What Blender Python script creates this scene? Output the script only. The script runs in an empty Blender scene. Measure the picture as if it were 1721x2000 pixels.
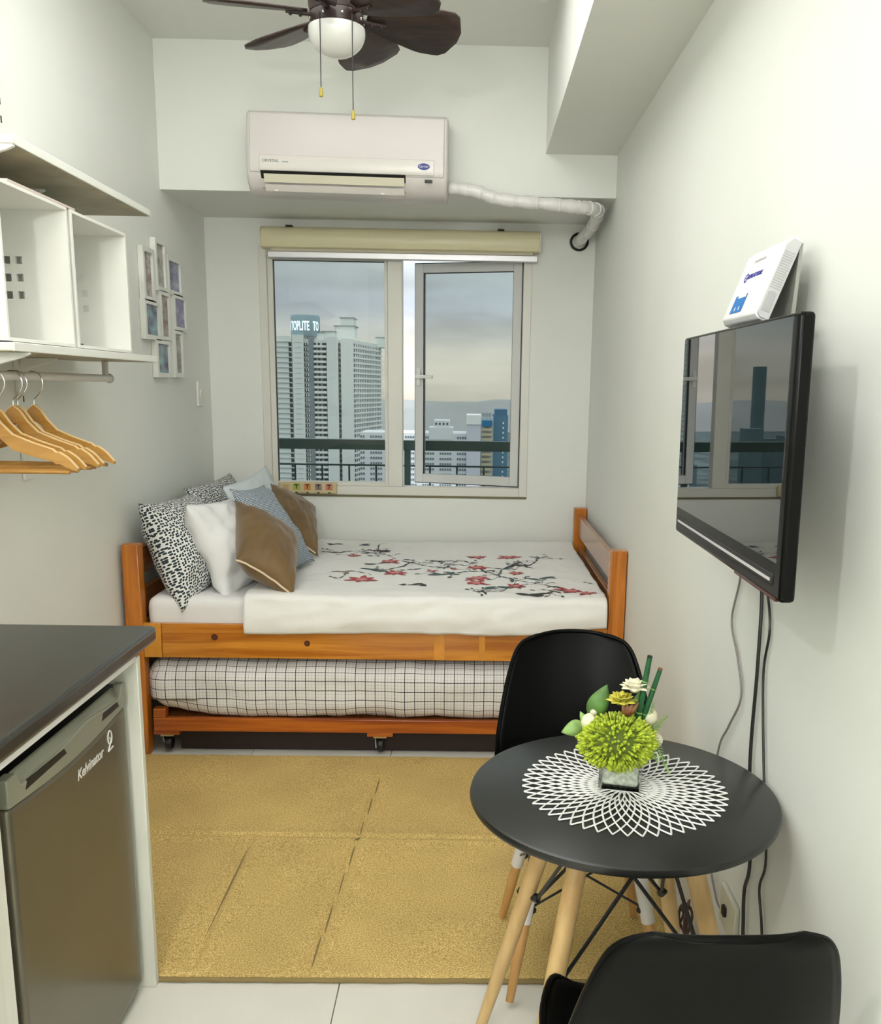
import bpy, bmesh, math, random
from mathutils import Vector, Matrix, noise as mnoise
random.seed(7)
sc = bpy.context.scene
col = sc.collection
PI = math.pi
# ------------------------------------------------------------------ camera
W, D, F, ZB, ZC = 2.10, 5.085, 4.401, 2.438, 3.073
cam_d = bpy.data.cameras.new('camera'); cam = bpy.data.objects.new('camera', cam_d); col.objects.link(cam)
_r = Vector((0.99978017, -0.01324434, 0.01625405)); _u = Vector((-0.01341582, 0.1916571, 0.98137025)); _f = Vector((0.01611281, 0.98137258, -0.19143729))
cam.matrix_world = Matrix(((_r.x, _u.x, -_f.x, 1.4493), (_r.y, _u.y, -_f.y, 0.0), (_r.z, _u.z, -_f.z, 1.5649), (0, 0, 0, 1)))
cam_d.sensor_fit = 'HORIZONTAL'; cam_d.sensor_width = 36.0
cam_d.lens = 1756.06 / 1721.0 * 36.0
cam_d.shift_x = -(947.38 - 860.5) / 1721.0
cam_d.shift_y = (1101.25 - 1000.0) / 1721.0
cam_d.clip_start = 0.05; cam_d.clip_end = 9000
sc.camera = cam
# ------------------------------------------------------------------ view
vs = sc.view_settings
vs.view_transform = 'Standard'; vs.look = 'None'; vs.gamma = 1.0; vs.use_curve_mapping = False
vs.exposure = 0.03
# ------------------------------------------------------------------ sky (overcast evening)
wd = bpy.data.worlds.new('sky'); sc.world = wd; wd.use_nodes = True
nt = wd.node_tree; nt.nodes.clear()
def nn(t, n, **k):
    a = t.nodes.new(n)
    for q, v in k.items(): setattr(a, q, v)
    return a
o_ = nn(nt, 'ShaderNodeOutputWorld'); bg = nn(nt, 'ShaderNodeBackground'); tc = nn(nt, 'ShaderNodeTexCoord')
sx = nn(nt, 'ShaderNodeSeparateXYZ'); nt.links.new(tc.outputs['Generated'], sx.inputs[0])
rp = nn(nt, 'ShaderNodeValToRGB'); nt.links.new(sx.outputs['Z'], rp.inputs[0])
els = rp.color_ramp.elements
els[0].position = 0.0; els[0].color = (0.60, 0.56, 0.48, 1)
els[1].position = 1.0; els[1].color = (1.15, 1.20, 1.26, 1)
for ps, c in ((0.035, (0.62, 0.59, 0.51, 1)), (0.085, (0.44, 0.48, 0.525, 1)), (0.15, (0.50, 0.555, 0.545, 1)), (0.3, (0.62, 0.66, 0.66, 1)), (0.55, (0.86, 0.90, 0.93, 1))):
    e = els.new(ps); e.color = c
mp = nn(nt, 'ShaderNodeMapping'); mp.inputs['Scale'].default_value = (3.0, 3.0, 14.0); nt.links.new(tc.outputs['Generated'], mp.inputs[0])
nz = nn(nt, 'ShaderNodeTexNoise'); nz.inputs['Scale'].default_value = 1.6; nz.inputs['Detail'].default_value = 4; nt.links.new(mp.outputs[0], nz.inputs['Vector'])
mr = nn(nt, 'ShaderNodeMapRange'); mr.inputs[1].default_value = 0.35; mr.inputs[2].default_value = 0.65; mr.inputs[3].default_value = 0.80; mr.inputs[4].default_value = 1.12
nt.links.new(nz.outputs[0], mr.inputs[0])
vm = nn(nt, 'ShaderNodeVectorMath', operation='SCALE'); nt.links.new(rp.outputs[0], vm.inputs[0]); nt.links.new(mr.outputs[0], vm.inputs['Scale'])
nt.links.new(vm.outputs[0], bg.inputs[0]); bg.inputs[1].default_value = 1.85
nt.links.new(bg.outputs[0], o_.inputs[0])
# ------------------------------------------------------------------ lamp and added fill lights
def lamp(name, kind, loc, energy, colr, size=0.1, size_y=None, rot=(0, 0, 0)):
    l = bpy.data.lights.new(name, kind); l.energy = energy; l.color = colr
    if kind == 'AREA':
        l.size = size
        if size_y: l.shape = 'RECTANGLE'; l.size_y = size_y
    else: l.shadow_soft_size = size
    o = bpy.data.objects.new(name, l); o.location = loc; o.rotation_euler = rot; col.objects.link(o)
    return o
lamp('pendant_bulb', 'POINT', (0.84, 0.08, 2.22), 35, (1.0, 0.99, 0.96), 0.035)
lamp('overhead_fill', 'AREA', (1.0, 2.5, 3.05), 28, (1.0, 0.99, 0.965), 1.1, 2.0)  # unseen fill light added overhead to even out the room
lamp('rear_fill', 'POINT', (1.3, -1.9, 2.30), 92, (1.0, 0.99, 0.965), 0.20)  # fill light added behind the camera, stands for no known fitting

# ------------------------------------------------------------------ helpers
def L(c):
    if isinstance(c, str):
        c = c.lstrip('#'); c = [int(c[i:i + 2], 16) / 255 for i in (0, 2, 4)]
        return tuple(x / 12.92 if x <= 0.04045 else ((x + 0.055) / 1.055) ** 2.4 for x in c)
    return tuple(c)
MATS = {}
def pm(name, c, rough=0.5, metal=0.0, spec=0.5, var=0.0, vs_=6.0, bump=0.0, bs=150.0, coat=0.0, emit=None, es=0.0, ior=1.5, sheen=0.0):
    if name in MATS: return MATS[name]
    m = bpy.data.materials.new(name); m.use_nodes = True; t = m.node_tree; b = t.nodes['Principled BSDF']
    c = L(c)
    b.inputs['Base Color'].default_value = (*c, 1); b.inputs['Roughness'].default_value = rough; b.inputs['Metallic'].default_value = metal
    b.inputs['Specular IOR Level'].default_value = spec; b.inputs['IOR'].default_value = ior
    b.inputs['Coat Weight'].default_value = coat; b.inputs['Coat Roughness'].default_value = 0.08
    b.inputs['Sheen Weight'].default_value = sheen
    if emit: b.inputs['Emission Color'].default_value = (*L(emit), 1); b.inputs['Emission Strength'].default_value = es
    tcn = nn(t, 'ShaderNodeTexCoord')
    if var > 0:
        n = nn(t, 'ShaderNodeTexNoise'); n.inputs['Scale'].default_value = vs_; n.inputs['Detail'].default_value = 3
        t.links.new(tcn.outputs['Object'], n.inputs['Vector'])
        r = nn(t, 'ShaderNodeValToRGB'); r.color_ramp.elements[0].position = 0.3; r.color_ramp.elements[1].position = 0.7
        r.color_ramp.elements[0].color = (*[x * (1 - var) for x in c], 1); r.color_ramp.elements[1].color = (*[min(1, x * (1 + var)) for x in c], 1)
        t.links.new(n.outputs[0], r.inputs[0]); t.links.new(r.outputs[0], b.inputs['Base Color'])
    if bump > 0:
        n2 = nn(t, 'ShaderNodeTexNoise'); n2.inputs['Scale'].default_value = bs; n2.inputs['Detail'].default_value = 2
        t.links.new(tcn.outputs['Object'], n2.inputs['Vector'])
        bn = nn(t, 'ShaderNodeBump'); bn.inputs['Strength'].default_value = bump; bn.inputs['Distance'].default_value = 0.004
        t.links.new(n2.outputs[0], bn.inputs['Height']); t.links.new(bn.outputs[0], b.inputs['Normal'])
    MATS[name] = m
    return m
def wood(name, c1, c2, scale=(1.5, 18, 18), rough=0.35, coat=0.0, spec=0.5):
    m = bpy.data.materials.new(name); m.use_nodes = True; t = m.node_tree; b = t.nodes['Principled BSDF']
    tcn = nn(t, 'ShaderNodeTexCoord'); mpn = nn(t, 'ShaderNodeMapping'); mpn.inputs['Scale'].default_value = scale
    t.links.new(tcn.outputs['Object'], mpn.inputs[0])
    n = nn(t, 'ShaderNodeTexNoise'); n.inputs['Scale'].default_value = 1.6; n.inputs['Detail'].default_value = 5; n.inputs['Distortion'].default_value = 0.8
    t.links.new(mpn.outputs[0], n.inputs['Vector'])
    r = nn(t, 'ShaderNodeValToRGB'); r.color_ramp.elements[0].position = 0.33; r.color_ramp.elements[1].position = 0.62
    r.color_ramp.elements[0].color = (*L(c1), 1); r.color_ramp.elements[1].color = (*L(c2), 1)
    t.links.new(n.outputs[0], r.inputs[0]); t.links.new(r.outputs[0], b.inputs['Base Color'])
    b.inputs['Roughness'].default_value = rough; b.inputs['Coat Weight'].default_value = coat; b.inputs['Coat Roughness'].default_value = 0.1
    b.inputs['Specular IOR Level'].default_value = spec
    MATS[name] = m
    return m

ORG = {}
class B:
    def __init__(s): s.v = []; s.f = []; s.uv = {}
    def add(s, vs, fs, uvs=None):
        k = len(s.v); s.v += [Vector(p) for p in vs]; s.f += [tuple(i + k for i in f) for f in fs]
        if uvs:
            for i, q in enumerate(uvs): s.uv[k + i] = q
        return s
    def box(s, x0, x1, y0, y1, z0, z1):
        return s.add([(x0, y0, z0), (x1, y0, z0), (x1, y1, z0), (x0, y1, z0), (x0, y0, z1), (x1, y0, z1), (x1, y1, z1), (x0, y1, z1)],
                     [(0, 3, 2, 1), (4, 5, 6, 7), (0, 1, 5, 4), (1, 2, 6, 5), (2, 3, 7, 6), (3, 0, 4, 7)])
    def prism(s, poly, axis, c0, c1):
        n = len(poly)
        def P(a, b, c): return (c, a, b) if axis == 'x' else ((a, c, b) if axis == 'y' else (a, b, c))
        return s.add([P(a, b, c0) for a, b in poly] + [P(a, b, c1) for a, b in poly],
                     [tuple(range(n))[::-1], tuple(range(n, 2 * n))] + [(i, (i + 1) % n, n + (i + 1) % n, n + i) for i in range(n)])
    def tube(s, pts, r, n=8, caps=True):
        pts = [Vector(p) for p in pts]; m = len(pts); rs = r if isinstance(r, (list, tuple)) else [r] * m
        vs = []; up = None
        for i, p in enumerate(pts):
            t = (pts[min(i + 1, m - 1)] - pts[max(i - 1, 0)]).normalized()
            if up is None: up = Vector((0, 0, 1)) if abs(t.z) < 0.9 else Vector((1, 0, 0))
            a = (up - t * up.dot(t)).normalized(); b = t.cross(a); up = a
            for k in range(n):
                th = 2 * PI * k / n; vs.append(p + (a * math.cos(th) + b * math.sin(th)) * rs[i])
        fs = [(i * n + k, i * n + (k + 1) % n, (i + 1) * n + (k + 1) % n, (i + 1) * n + k) for i in range(m - 1) for k in range(n)]
        if caps: fs += [tuple(range(n))[::-1], tuple(range((m - 1) * n, m * n))]
        return s.add(vs, fs)
    def lathe(s, prof, c=(0, 0, 0), n=28, axis='z', cap=True):
        vs = []
        for r, z in prof:
            for k in range(n):
                a = 2 * PI * k / n; x, y = r * math.cos(a), r * math.sin(a)
                q = (x, y, z) if axis == 'z' else ((z, x, y) if axis == 'x' else (y, z, x))
                vs.append((c[0] + q[0], c[1] + q[1], c[2] + q[2]))
        m = len(prof)
        fs = [(i * n + k, i * n + (k + 1) % n, (i + 1) * n + (k + 1) % n, (i + 1) * n + k) for i in range(m - 1) for k in range(n)]
        if cap: fs += [tuple(range(n))[::-1], tuple(range((m - 1) * n, m * n))]
        return s.add(vs, fs)
    def grid(s, f, nu, nv, uvf=None):
        vs = [f(i / nu, j / nv) for j in range(nv + 1) for i in range(nu + 1)]
        uv = [uvf(i / nu, j / nv) for j in range(nv + 1) for i in range(nu + 1)] if uvf else None
        fs = [(j * (nu + 1) + i, j * (nu + 1) + i + 1, (j + 1) * (nu + 1) + i + 1, (j + 1) * (nu + 1) + i) for j in range(nv) for i in range(nu)]
        return s.add(vs, fs, uv)
    def ball(s, c, r, n=14, m=9):
        r = r if isinstance(r, (list, tuple)) else (r, r, r)
        vs = []; 
        for j in range(m + 1):
            ph = PI * (0.02 + 0.96 * j / m) - PI / 2
            for k in range(n):
                a = 2 * PI * k / n; vs.append((c[0] + r[0] * math.cos(ph) * math.cos(a), c[1] + r[1] * math.cos(ph) * math.sin(a), c[2] + r[2] * math.sin(ph)))
        fs = [(j * n + k, j * n + (k + 1) % n, (j + 1) * n + (k + 1) % n, (j + 1) * n + k) for j in range(m) for k in range(n)]
        fs += [tuple(range(n))[::-1], tuple(range(m * n, (m + 1) * n))]
        return s.add(vs, fs)
    def build(s, name, mat, parent=None, org=None, bev=0.0, seg=2, smooth=True, ang=38, solid=0.0, sub=0):
        o3 = ORG.get(parent.name, Vector((0, 0, 0))) if parent else Vector(org or (0, 0, 0))
        me = bpy.data.meshes.new(name); me.from_pydata([p - o3 for p in s.v], [], s.f); me.update()
        if s.uv:
            ul = me.uv_layers.new(name='UVMap')
            for lp in me.loops: ul.data[lp.index].uv = s.uv.get(lp.vertex_index, (0, 0))
        bm = bmesh.new(); bm.from_mesh(me); bmesh.ops.recalc_face_normals(bm, faces=bm.faces); bm.to_mesh(me); bm.free()
        if smooth:
            me.polygons.foreach_set('use_smooth', [True] * len(me.polygons)); me.set_sharp_from_angle(angle=math.radians(ang))
        ob = bpy.data.objects.new(name, me); col.objects.link(ob)
        if mat: me.materials.append(mat)
        if parent: ob.parent = parent; ORG[ob.name] = o3
        else: ob.location = o3; ORG[ob.name] = o3
        if bev > 0:
            md = ob.modifiers.new('bevel', 'BEVEL'); md.width = bev; md.segments = seg; md.limit_method = 'ANGLE'; md.angle_limit = math.radians(40)
        if solid: 
            sgn_ = -1.0
            md = ob.modifiers.new('solid', 'SOLIDIFY'); md.thickness = solid; md.offset = sgn_
        if sub:
            md = ob.modifiers.new('sub', 'SUBSURF'); md.levels = sub; md.render_levels = sub
        return ob
def tag(o, label, cat, group=None):
    o['label'] = label; o['category'] = cat
    if group: o['group'] = group
    return o
def thing(name, label, cat, loc, group=None, rz=0.0):
    o = bpy.data.objects.new(name, None); col.objects.link(o); o.location = loc; o.rotation_euler = (0, 0, rz); o.empty_display_size = 0.05
    ORG[o.name] = Vector(loc); return tag(o, label, cat, group)
def struct(o): o['kind'] = 'structure'; return o
def sroot(name, loc=(0, 0, 0)):
    o = bpy.data.objects.new(name, None); col.objects.link(o); o.location = loc; ORG[o.name] = Vector(loc); return struct(o)
def box(*a): return B().box(*a)
def share(src, loc, parent):      # another part that shares a mesh
    c = src.copy(); col.objects.link(c); c.parent = parent; c.location = loc; return c
def text(name, body, size, mat, parent, origin, right, up, extrude=0.0004, xs=1.0, align='LEFT', bend=None, bold=0.0):
    cu = bpy.data.curves.new(name, 'FONT'); cu.body = body; cu.size = size; cu.extrude = 0 if bend else extrude; cu.align_x = align; cu.offset = bold; cu.resolution_u = 3
    ob = bpy.data.objects.new(name, cu); col.objects.link(ob)
    dg = bpy.context.evaluated_depsgraph_get(); me = bpy.data.meshes.new_from_object(ob.evaluated_get(dg))
    bpy.data.objects.remove(ob); 
    R = Vector(right).normalized(); U = Vector(up).normalized(); N = R.cross(U); O = Vector(origin); po = ORG[parent.name]
    for v in me.vertices:
        if bend: v.co = Vector(bend(v.co.x * xs, v.co.y)) - po
        else: v.co = O + R * v.co.x * xs + U * v.co.y + N * v.co.z - po
    me.name = name
    ob = bpy.data.objects.new(name, me); me.materials.clear(); me.materials.append(mat); col.objects.link(ob); ob.parent = parent; ORG[ob.name] = po
    return ob
def spline(pts, n=6):
    P = [Vector(p) for p in pts]; out = []
    for i in range(len(P) - 1):
        a, b, c, d = P[max(i - 1, 0)], P[i], P[i + 1], P[min(i + 2, len(P) - 1)]
        for k in range(n):
            t = k / n; out.append(0.5 * ((2 * b) + (c - a) * t + (2 * a - 5 * b + 4 * c - d) * t * t + (3 * b - a - 3 * c + d) * t ** 3))
    out.append(P[-1]); return out
def nz3(x, y, z=0.0): return mnoise.noise(Vector((x, y, z)))

# ------------------------------------------------------------------ materials
m_wall = pm('wall_paint', (0.80, 0.815, 0.77), 0.6, spec=0.2, var=0.02, vs_=1.5, bump=0.06, bs=60)
m_ceil = pm('ceiling_paint', (0.78, 0.795, 0.75), 0.6, var=0.02, vs_=1.5)
m_white = pm('white_plastic', (0.80, 0.80, 0.76), 0.35)
m_wlam = pm('white_laminate', (0.82, 0.82, 0.77), 0.4, var=0.02)
m_cream = pm('cream_plastic', (0.78, 0.75, 0.66), 0.4)
m_black = pm('black_plastic', (0.008, 0.008, 0.008), 0.45)
m_blackm = pm('black_satin', (0.002, 0.0022, 0.002), 0.36, spec=0.10)
m_chrome = pm('chrome', (0.6, 0.6, 0.58), 0.2, metal=1.0)
m_wire = pm('black_wire', (0.01, 0.01, 0.01), 0.4)
m_pvc = pm('window_pvc', (0.72, 0.71, 0.65), 0.35)
m_sash = pm('sash_aluminium', (0.66, 0.66, 0.65), 0.35)
# ------------------------------------------------------------------ room shell
fl = struct(box(-0.1, W + 0.1, -2.7, D + 0.2, -0.12, -0.008).build('floor', pm('grout', (0.32, 0.30, 0.27), 0.8), smooth=False))
m_tile = pm('floor_tile', (0.74, 0.72, 0.65), 0.12, var=0.03, vs_=4)
tile0 = None
for i in range(-1, 4):
    for j in range(-8, 6):
        x0, x1 = 1.115 + (i - 2) * 0.6, 1.115 + (i - 1) * 0.6; y0, y1 = 2.42 + (j - 1) * 0.6, 2.42 + j * 0.6
        x0c, x1c = max(x0, -0.02), min(x1, W + 0.02)
        y0c, y1c = max(y0, -2.62), min(y1, D + 0.02)
        if x1c - x0c < 0.05 or y1c - y0c < 0.05: continue
        box(x0c + 0.0015, x1c - 0.0015, y0c + 0.0015, y1c - 0.0015, -0.012, 0.0).build('tile', m_tile, fl, bev=0.001, seg=1)
struct(box(-0.12, 0, -2.7, D + 0.2, 0, ZC + 0.1).build('wall_left', m_wall, smooth=False))
struct(box(W, W + 0.12, -2.7, D + 0.2, 0, ZC + 0.1).build('wall_right', m_wall, smooth=False))
struct(box(0, W, -2.72, -2.6, 0, ZC + 0.1).build('wall_front', m_wall, smooth=False))
struct(box(-0.12, W + 0.12, -2.7, D + 0.2, ZC, ZC + 0.12).build('ceiling', m_ceil, smooth=False))
WX0, WX1, WZ0, WZ1 = 0.285, 1.762, 0.962, 2.30
wb = B(); wb.box(0, WX0, D, D + 0.16, 0, ZB); wb.box(WX1, W, D, D + 0.16, 0, ZB); wb.box(WX0, WX1, D, D + 0.16, 0, WZ0); wb.box(WX0, WX1, D, D + 0.16, WZ1, ZB)
struct(wb.build('wall_back', m_wall, smooth=False))
struct(box(0, W, F, D + 0.16, ZB, ZC).build('trim_1', m_wall, smooth=False))
struct(box(1.77, W, -2.6, F, 2.624, ZC).build('trim_2', m_wall, smooth=False))
# ------------------------------------------------------------------ window
def glassmat():
    m = bpy.data.materials.new('tinted_glass'); m.use_nodes = True; t = m.node_tree; t.nodes.clear()
    o = nn(t, 'ShaderNodeOutputMaterial'); tr = nn(t, 'ShaderNodeBsdfTransparent'); gl = nn(t, 'ShaderNodeBsdfGlossy'); mx = nn(t, 'ShaderNodeMixShader'); fr = nn(t, 'ShaderNodeFresnel')
    tr.inputs[0].default_value = (0.70, 0.725, 0.715, 1); gl.inputs['Roughness'].default_value = 0.01; fr.inputs[0].default_value = 1.35
    t.links.new(fr.outputs[0], mx.inputs[0]); t.links.new(tr.outputs[0], mx.inputs[1]); t.links.new(gl.outputs[0], mx.inputs[2]); t.links.new(mx.outputs[0], o.inputs[0]); return m
m_glass = glassmat()
win = sroot('window_1', (WX0, D, WZ0))
f0, f1 = D - 0.006, D + 0.075
fb = B(); fb.box(WX0, WX0 + 0.042, f0, f1, WZ0, WZ1); fb.box(WX1 - 0.045, WX1, f0, f1, WZ0, WZ1); fb.box(WX0 + 0.042, WX1 - 0.045, f0, f1, WZ0, WZ0 + 0.05); fb.box(WX0 + 0.042, WX1 - 0.045, f0, f1, WZ1 - 0.05, WZ1)
fb.build('window_frame', m_pvc, win, bev=0.003)
box(0.978, 1.060, f0 + 0.002, f1, WZ0 + 0.05, WZ1 - 0.05).build('mullion', m_pvc, win, bev=0.004)
lb = B(); lz0, lz1, lx0, lx1 = WZ0 + 0.05, WZ1 - 0.05, WX0 + 0.042, 0.978
lb.box(lx0, lx0 + 0.03, D + 0.012, D + 0.06, lz0, lz1); lb.box(lx1 - 0.018, lx1, D + 0.012, D + 0.06, lz0, lz1); lb.box(lx0 + 0.03, lx1 - 0.018, D + 0.012, D + 0.06, lz0, lz0 + 0.022); lb.box(lx0 + 0.03, lx1 - 0.018, D + 0.012, D + 0.06, lz1 - 0.02, lz1)
lb.build('glazing_bead', m_pvc, win, bev=0.002)
box(lx0 + 0.031, lx1 - 0.019, D + 0.034, D + 0.039, lz0 + 0.023, lz1 - 0.021).build('pane', m_glass, win)
gk = B(); gx0, gx1, gz0, gz1 = lx0 + 0.030, lx1 - 0.018, lz0 + 0.022, lz1 - 0.02
for a in ((gx0, gx0 + 0.004, gz0, gz1), (gx0, gx1, gz1 - 0.004, gz1)): gk.box(a[0], a[1], D + 0.02, D + 0.034, a[2], a[3])
gk.build('gasket', m_black, win)
# open casement, hinged on the right and swung outward
th = math.radians(17); hx, hy = 1.712, D + 0.035; sw = 0.625
sz0, sz1 = WZ0 + 0.055, WZ1 - 0.052
def sp(u, d, z): # u from hinge to the left, d depth outward
    return (hx - u * math.cos(th) + d * math.sin(th), hy + u * math.sin(th) + d * math.cos(th), z)
def sbox(u0, u1, d0, d1, z0, z1):
    return [sp(u0, d0, z0), sp(u1, d0, z0), sp(u1, d1, z0), sp(u0, d1, z0), sp(u0, d0, z1), sp(u1, d0, z1), sp(u1, d1, z1), sp(u0, d1, z1)]
BF = [(0, 3, 2, 1), (4, 5, 6, 7), (0, 1, 5, 4), (1, 2, 6, 5), (2, 3, 7, 6), (3, 0, 4, 7)]
def sadd(lst):
    b = B()
    for a in lst: b.add(sbox(*a), BF)
    return b
fw = 0.05
sash = sadd([(0.0, fw, 0, 0.045, sz0, sz1), (sw - fw, sw, 0, 0.045, sz0, sz1), (fw, sw - fw, 0, 0.045, sz0, sz0 + fw), (fw, sw - fw, 0, 0.045, sz1 - fw, sz1)]).build('casement_sash', m_sash, win, bev=0.003)
sadd([(fw, sw - fw, 0.02, 0.025, sz0 + fw, sz1 - fw)]).build('pane', m_glass, sash)
sadd([(fw - 0.002, fw + 0.003, 0.008, 0.02, sz0 + fw, sz1 - fw), (sw - fw - 0.004, sw - fw + 0.002, 0.004, 0.02, sz0 + fw, sz1 - fw), (fw, sw - fw, 0.006, 0.02, sz1 - fw - 0.004, sz1 - fw + 0.001)]).build('gasket', m_black, sash)
sadd([(sw - 0.034, sw - 0.014, -0.012, 0.0, 1.575, 1.675), (sw - 0.115, sw - 0.012, -0.03, -0.014, 1.615, 1.635), (sw - 0.03, sw - 0.016, -0.02, 0, 1.612, 1.638)]).build('handle', m_white, sash, bev=0.003)
sadd([(sw - 0.0005, sw + 0.001, 0.0, 0.045, sz0, sz1), (0.0, sw, 0.0, 0.045, sz0 - 0.003, sz0), (0.0, sw, 0.0, 0.045, sz1, sz1 + 0.003)]).build('weather_seal', m_black, sash)
box(1.712, 1.7175, D + 0.028, D + 0.074, sz0, sz1).build('hinge_gap_shade', m_black, win)  # black strip put in for the shadow between sash and frame
box(WX0 + 0.01, WX1, D - 0.004, D + 0.01, WZ0 - 0.012, WZ0).build('sill_seal', pm('olive_sealant', (0.16, 0.14, 0.07), 0.6), win)
# balcony ledge and railing outside
struct(box(-2.2, 4.6, D + 0.16, D + 1.0, -0.25, -0.05).build('trim_3', pm('ledge_concrete', (0.4, 0.4, 0.38), 0.8, var=0.1)))
m_rail = pm('green_enamel', (0.016, 0.05, 0.044), 0.35)
ry = D + 0.80
rl = thing('balcony_railing', 'dark green metal railing running outside behind the window panes', 'railing', (1.0, ry, -0.05))
box(-2.2, 4.6, ry - 0.03, ry + 0.03, 1.163, 1.228).build('top_rail', m_rail, rl, bev=0.004)
B().tube([(-2.2, ry, 1.062), (4.6, ry, 1.062)], 0.006).build('middle_rod', m_rail, rl)
box(-2.2, 4.6, ry - 0.01, ry + 0.01, 0.06, 0.09).build('bottom_rail', m_rail, rl)
for k in range(-13, 22):
    x = 0.299 + k * 0.1755
    if abs(x - 1.03) < 0.05: continue
    B().tube([(x, ry, 0.09), (x, ry, 1.062)], 0.006, 6).build('baluster', m_rail, rl)
for x in (-0.9, 1.03, 2.96): box(x - 0.02, x + 0.02, ry - 0.02, ry + 0.02, -0.05, 1.163).build('post', m_rail, rl, bev=0.002)

# ------------------------------------------------------------------ roller blind
m_blind = pm('ivory_enamel', (0.72, 0.66, 0.43), 0.35)
bl = thing('roller_blind', 'ivory roller blind cassette with silver bottom bar above the window', 'blind', (1.05, D - 0.05, 2.245))
pr = [(D - 0.003, 2.388), (D - 0.06, 2.388), (D - 0.085, 2.380), (D - 0.100, 2.362), (D - 0.106, 2.335), (D - 0.103, 2.305), (D - 0.096, 2.283), (D - 0.09, 2.279), (D - 0.003, 2.279)]
B().prism(pr, 'x', 0.322, 1.792).build('cassette', m_blind, bl, bev=0.003)
for x in (0.316, 1.792): B().prism(pr, 'x', x, x + 0.006).build('end_cap', m_cream, bl)
box(0.36, 1.76, D - 0.052, D - 0.050, 2.262, 2.279).build('fabric', pm('blind_fabric', (0.66, 0.62, 0.50), 0.8), bl)
box(0.345, 1.788, D - 0.062, D - 0.036, 2.230, 2.266).build('bottom_bar', pm('brushed_silver', (0.62, 0.61, 0.64), 0.35, metal=0.6), bl, bev=0.005)
for x in (0.45, 1.57): box(x, x + 0.035, D - 0.085, D - 0.02, 2.388, 2.394).build('mount_clip', m_black, bl)

# ------------------------------------------------------------------ air conditioner
acx, acz = 0.45, 2.405
ac = thing('air_conditioner', 'white split air conditioner with pinkish shell on the ceiling beam', 'air conditioner', (acx, F, acz))
m_ac = pm('ac_shell', (0.66, 0.625, 0.605), 0.3); m_ac2 = pm('ac_panel', (0.72, 0.69, 0.655), 0.25)
AW, AH = 0.865, 0.335
ap = [(F - 0.001, AH), (F - 0.155, AH), (F - 0.178, AH - 0.012), (F - 0.19, 0.115), (F - 0.186, 0.07), (F - 0.16, 0.025), (F - 0.12, 0.0), (F - 0.001, 0.0)]
B().prism([(y, acz + z) for y, z in ap], 'x', acx - 0.008, acx + AW + 0.008).build('body', m_ac, ac, bev=0.012, seg=4)
fp = [(F - 0.15, AH + 0.003), (F - 0.181, AH - 0.012), (F - 0.1965, 0.145), (F - 0.1975, 0.10), (F - 0.19, 0.075), (F - 0.17, 0.075), (F - 0.15, 0.1)]
B().prism([(y, acz + z) for y, z in fp], 'x', acx + 0.006, acx + AW - 0.006).build('front_panel', m_ac, ac, bev=0.006, seg=3)
# inset strip with lettering
yf = F - 0.2005
strip = B().prism([(F - 0.19, acz + 0.150), (F - 0.2005, acz + 0.146), (F - 0.2015, acz + 0.095), (F - 0.196, acz + 0.082), (F - 0.18, acz + 0.082)], 'x', acx + 0.05, acx + 0.815).build('trim_strip', m_ac2, ac, bev=0.003)
B().prism([(F - 0.198, acz + 0.082), (F - 0.150, acz + 0.018), (F - 0.14, acz + 0.03), (F - 0.17, acz + 0.082)], 'x', acx + 0.055, acx + 0.69).build('air_outlet', m_black, ac)
lv = B().prism([(F - 0.2005, acz + 0.068), (F - 0.185, acz + 0.036), (F - 0.181, acz + 0.038), (F - 0.1965, acz + 0.070)], 'x', acx + 0.07, acx + 0.685).build('louver', pm('louver_cream', (0.72, 0.68, 0.54), 0.35), ac, bev=0.0008)
B().prism([(F - 0.181, acz + 0.029), (F - 0.160, acz + 0.004), (F - 0.12, acz - 0.003), (F - 0.12, acz + 0.02)], 'x', acx + 0.07, acx + 0.685).build('chin', m_ac2, ac, bev=0.002)
box(acx + 0.775, acx + 0.808, F - 0.197, F - 0.185, acz + 0.055, acz + 0.066).build('display', m_black, ac)
bo = B().lathe([(0.026, 0.0), (0.026, 0.0015)], (0, 0, 0), 28, 'y')
for v in bo.v: v.x, v.z = v.x * 1.0, v.z * 0.52
for v in bo.v: v += Vector((acx + 0.770, F - 0.2035, acz + 0.118))
bd = bo.build('badge', pm('badge_blue', (0.01, 0.02, 0.22), 0.3), ac); bd['label'] = 'blue oval badge with white lettering'
text('badge_lettering', 'Carrier', 0.0135, m_white, bd, (acx + 0.770, F - 0.2037, acz + 0.1145), (1, 0, 0), (0, 0, 1), align='CENTER')
m_ink = pm('grey_ink', (0.18, 0.22, 0.20), 0.5)
text('lettering', 'CRYSTAL', 0.0155, m_ink, ac, (acx + 0.064, F - 0.2020, acz + 0.117), (1, 0, 0), (0, 0, 1), xs=1.15, bold=0.0002)
text('lettering', 'inverter', 0.009, m_ink, ac, (acx + 0.150, F - 0.2020, acz + 0.117), (1, 0, 0), (0, 0, 1), bold=0.0002)
for x in (0.11, 0.58): box(acx + x, acx + x + 0.016, F - 0.1655, F - 0.155, acz + 0.004, acz + 0.012).build('drip_clip', m_ac2, ac)
ac.rotation_euler = (0, math.radians(0.75), 0)
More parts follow.
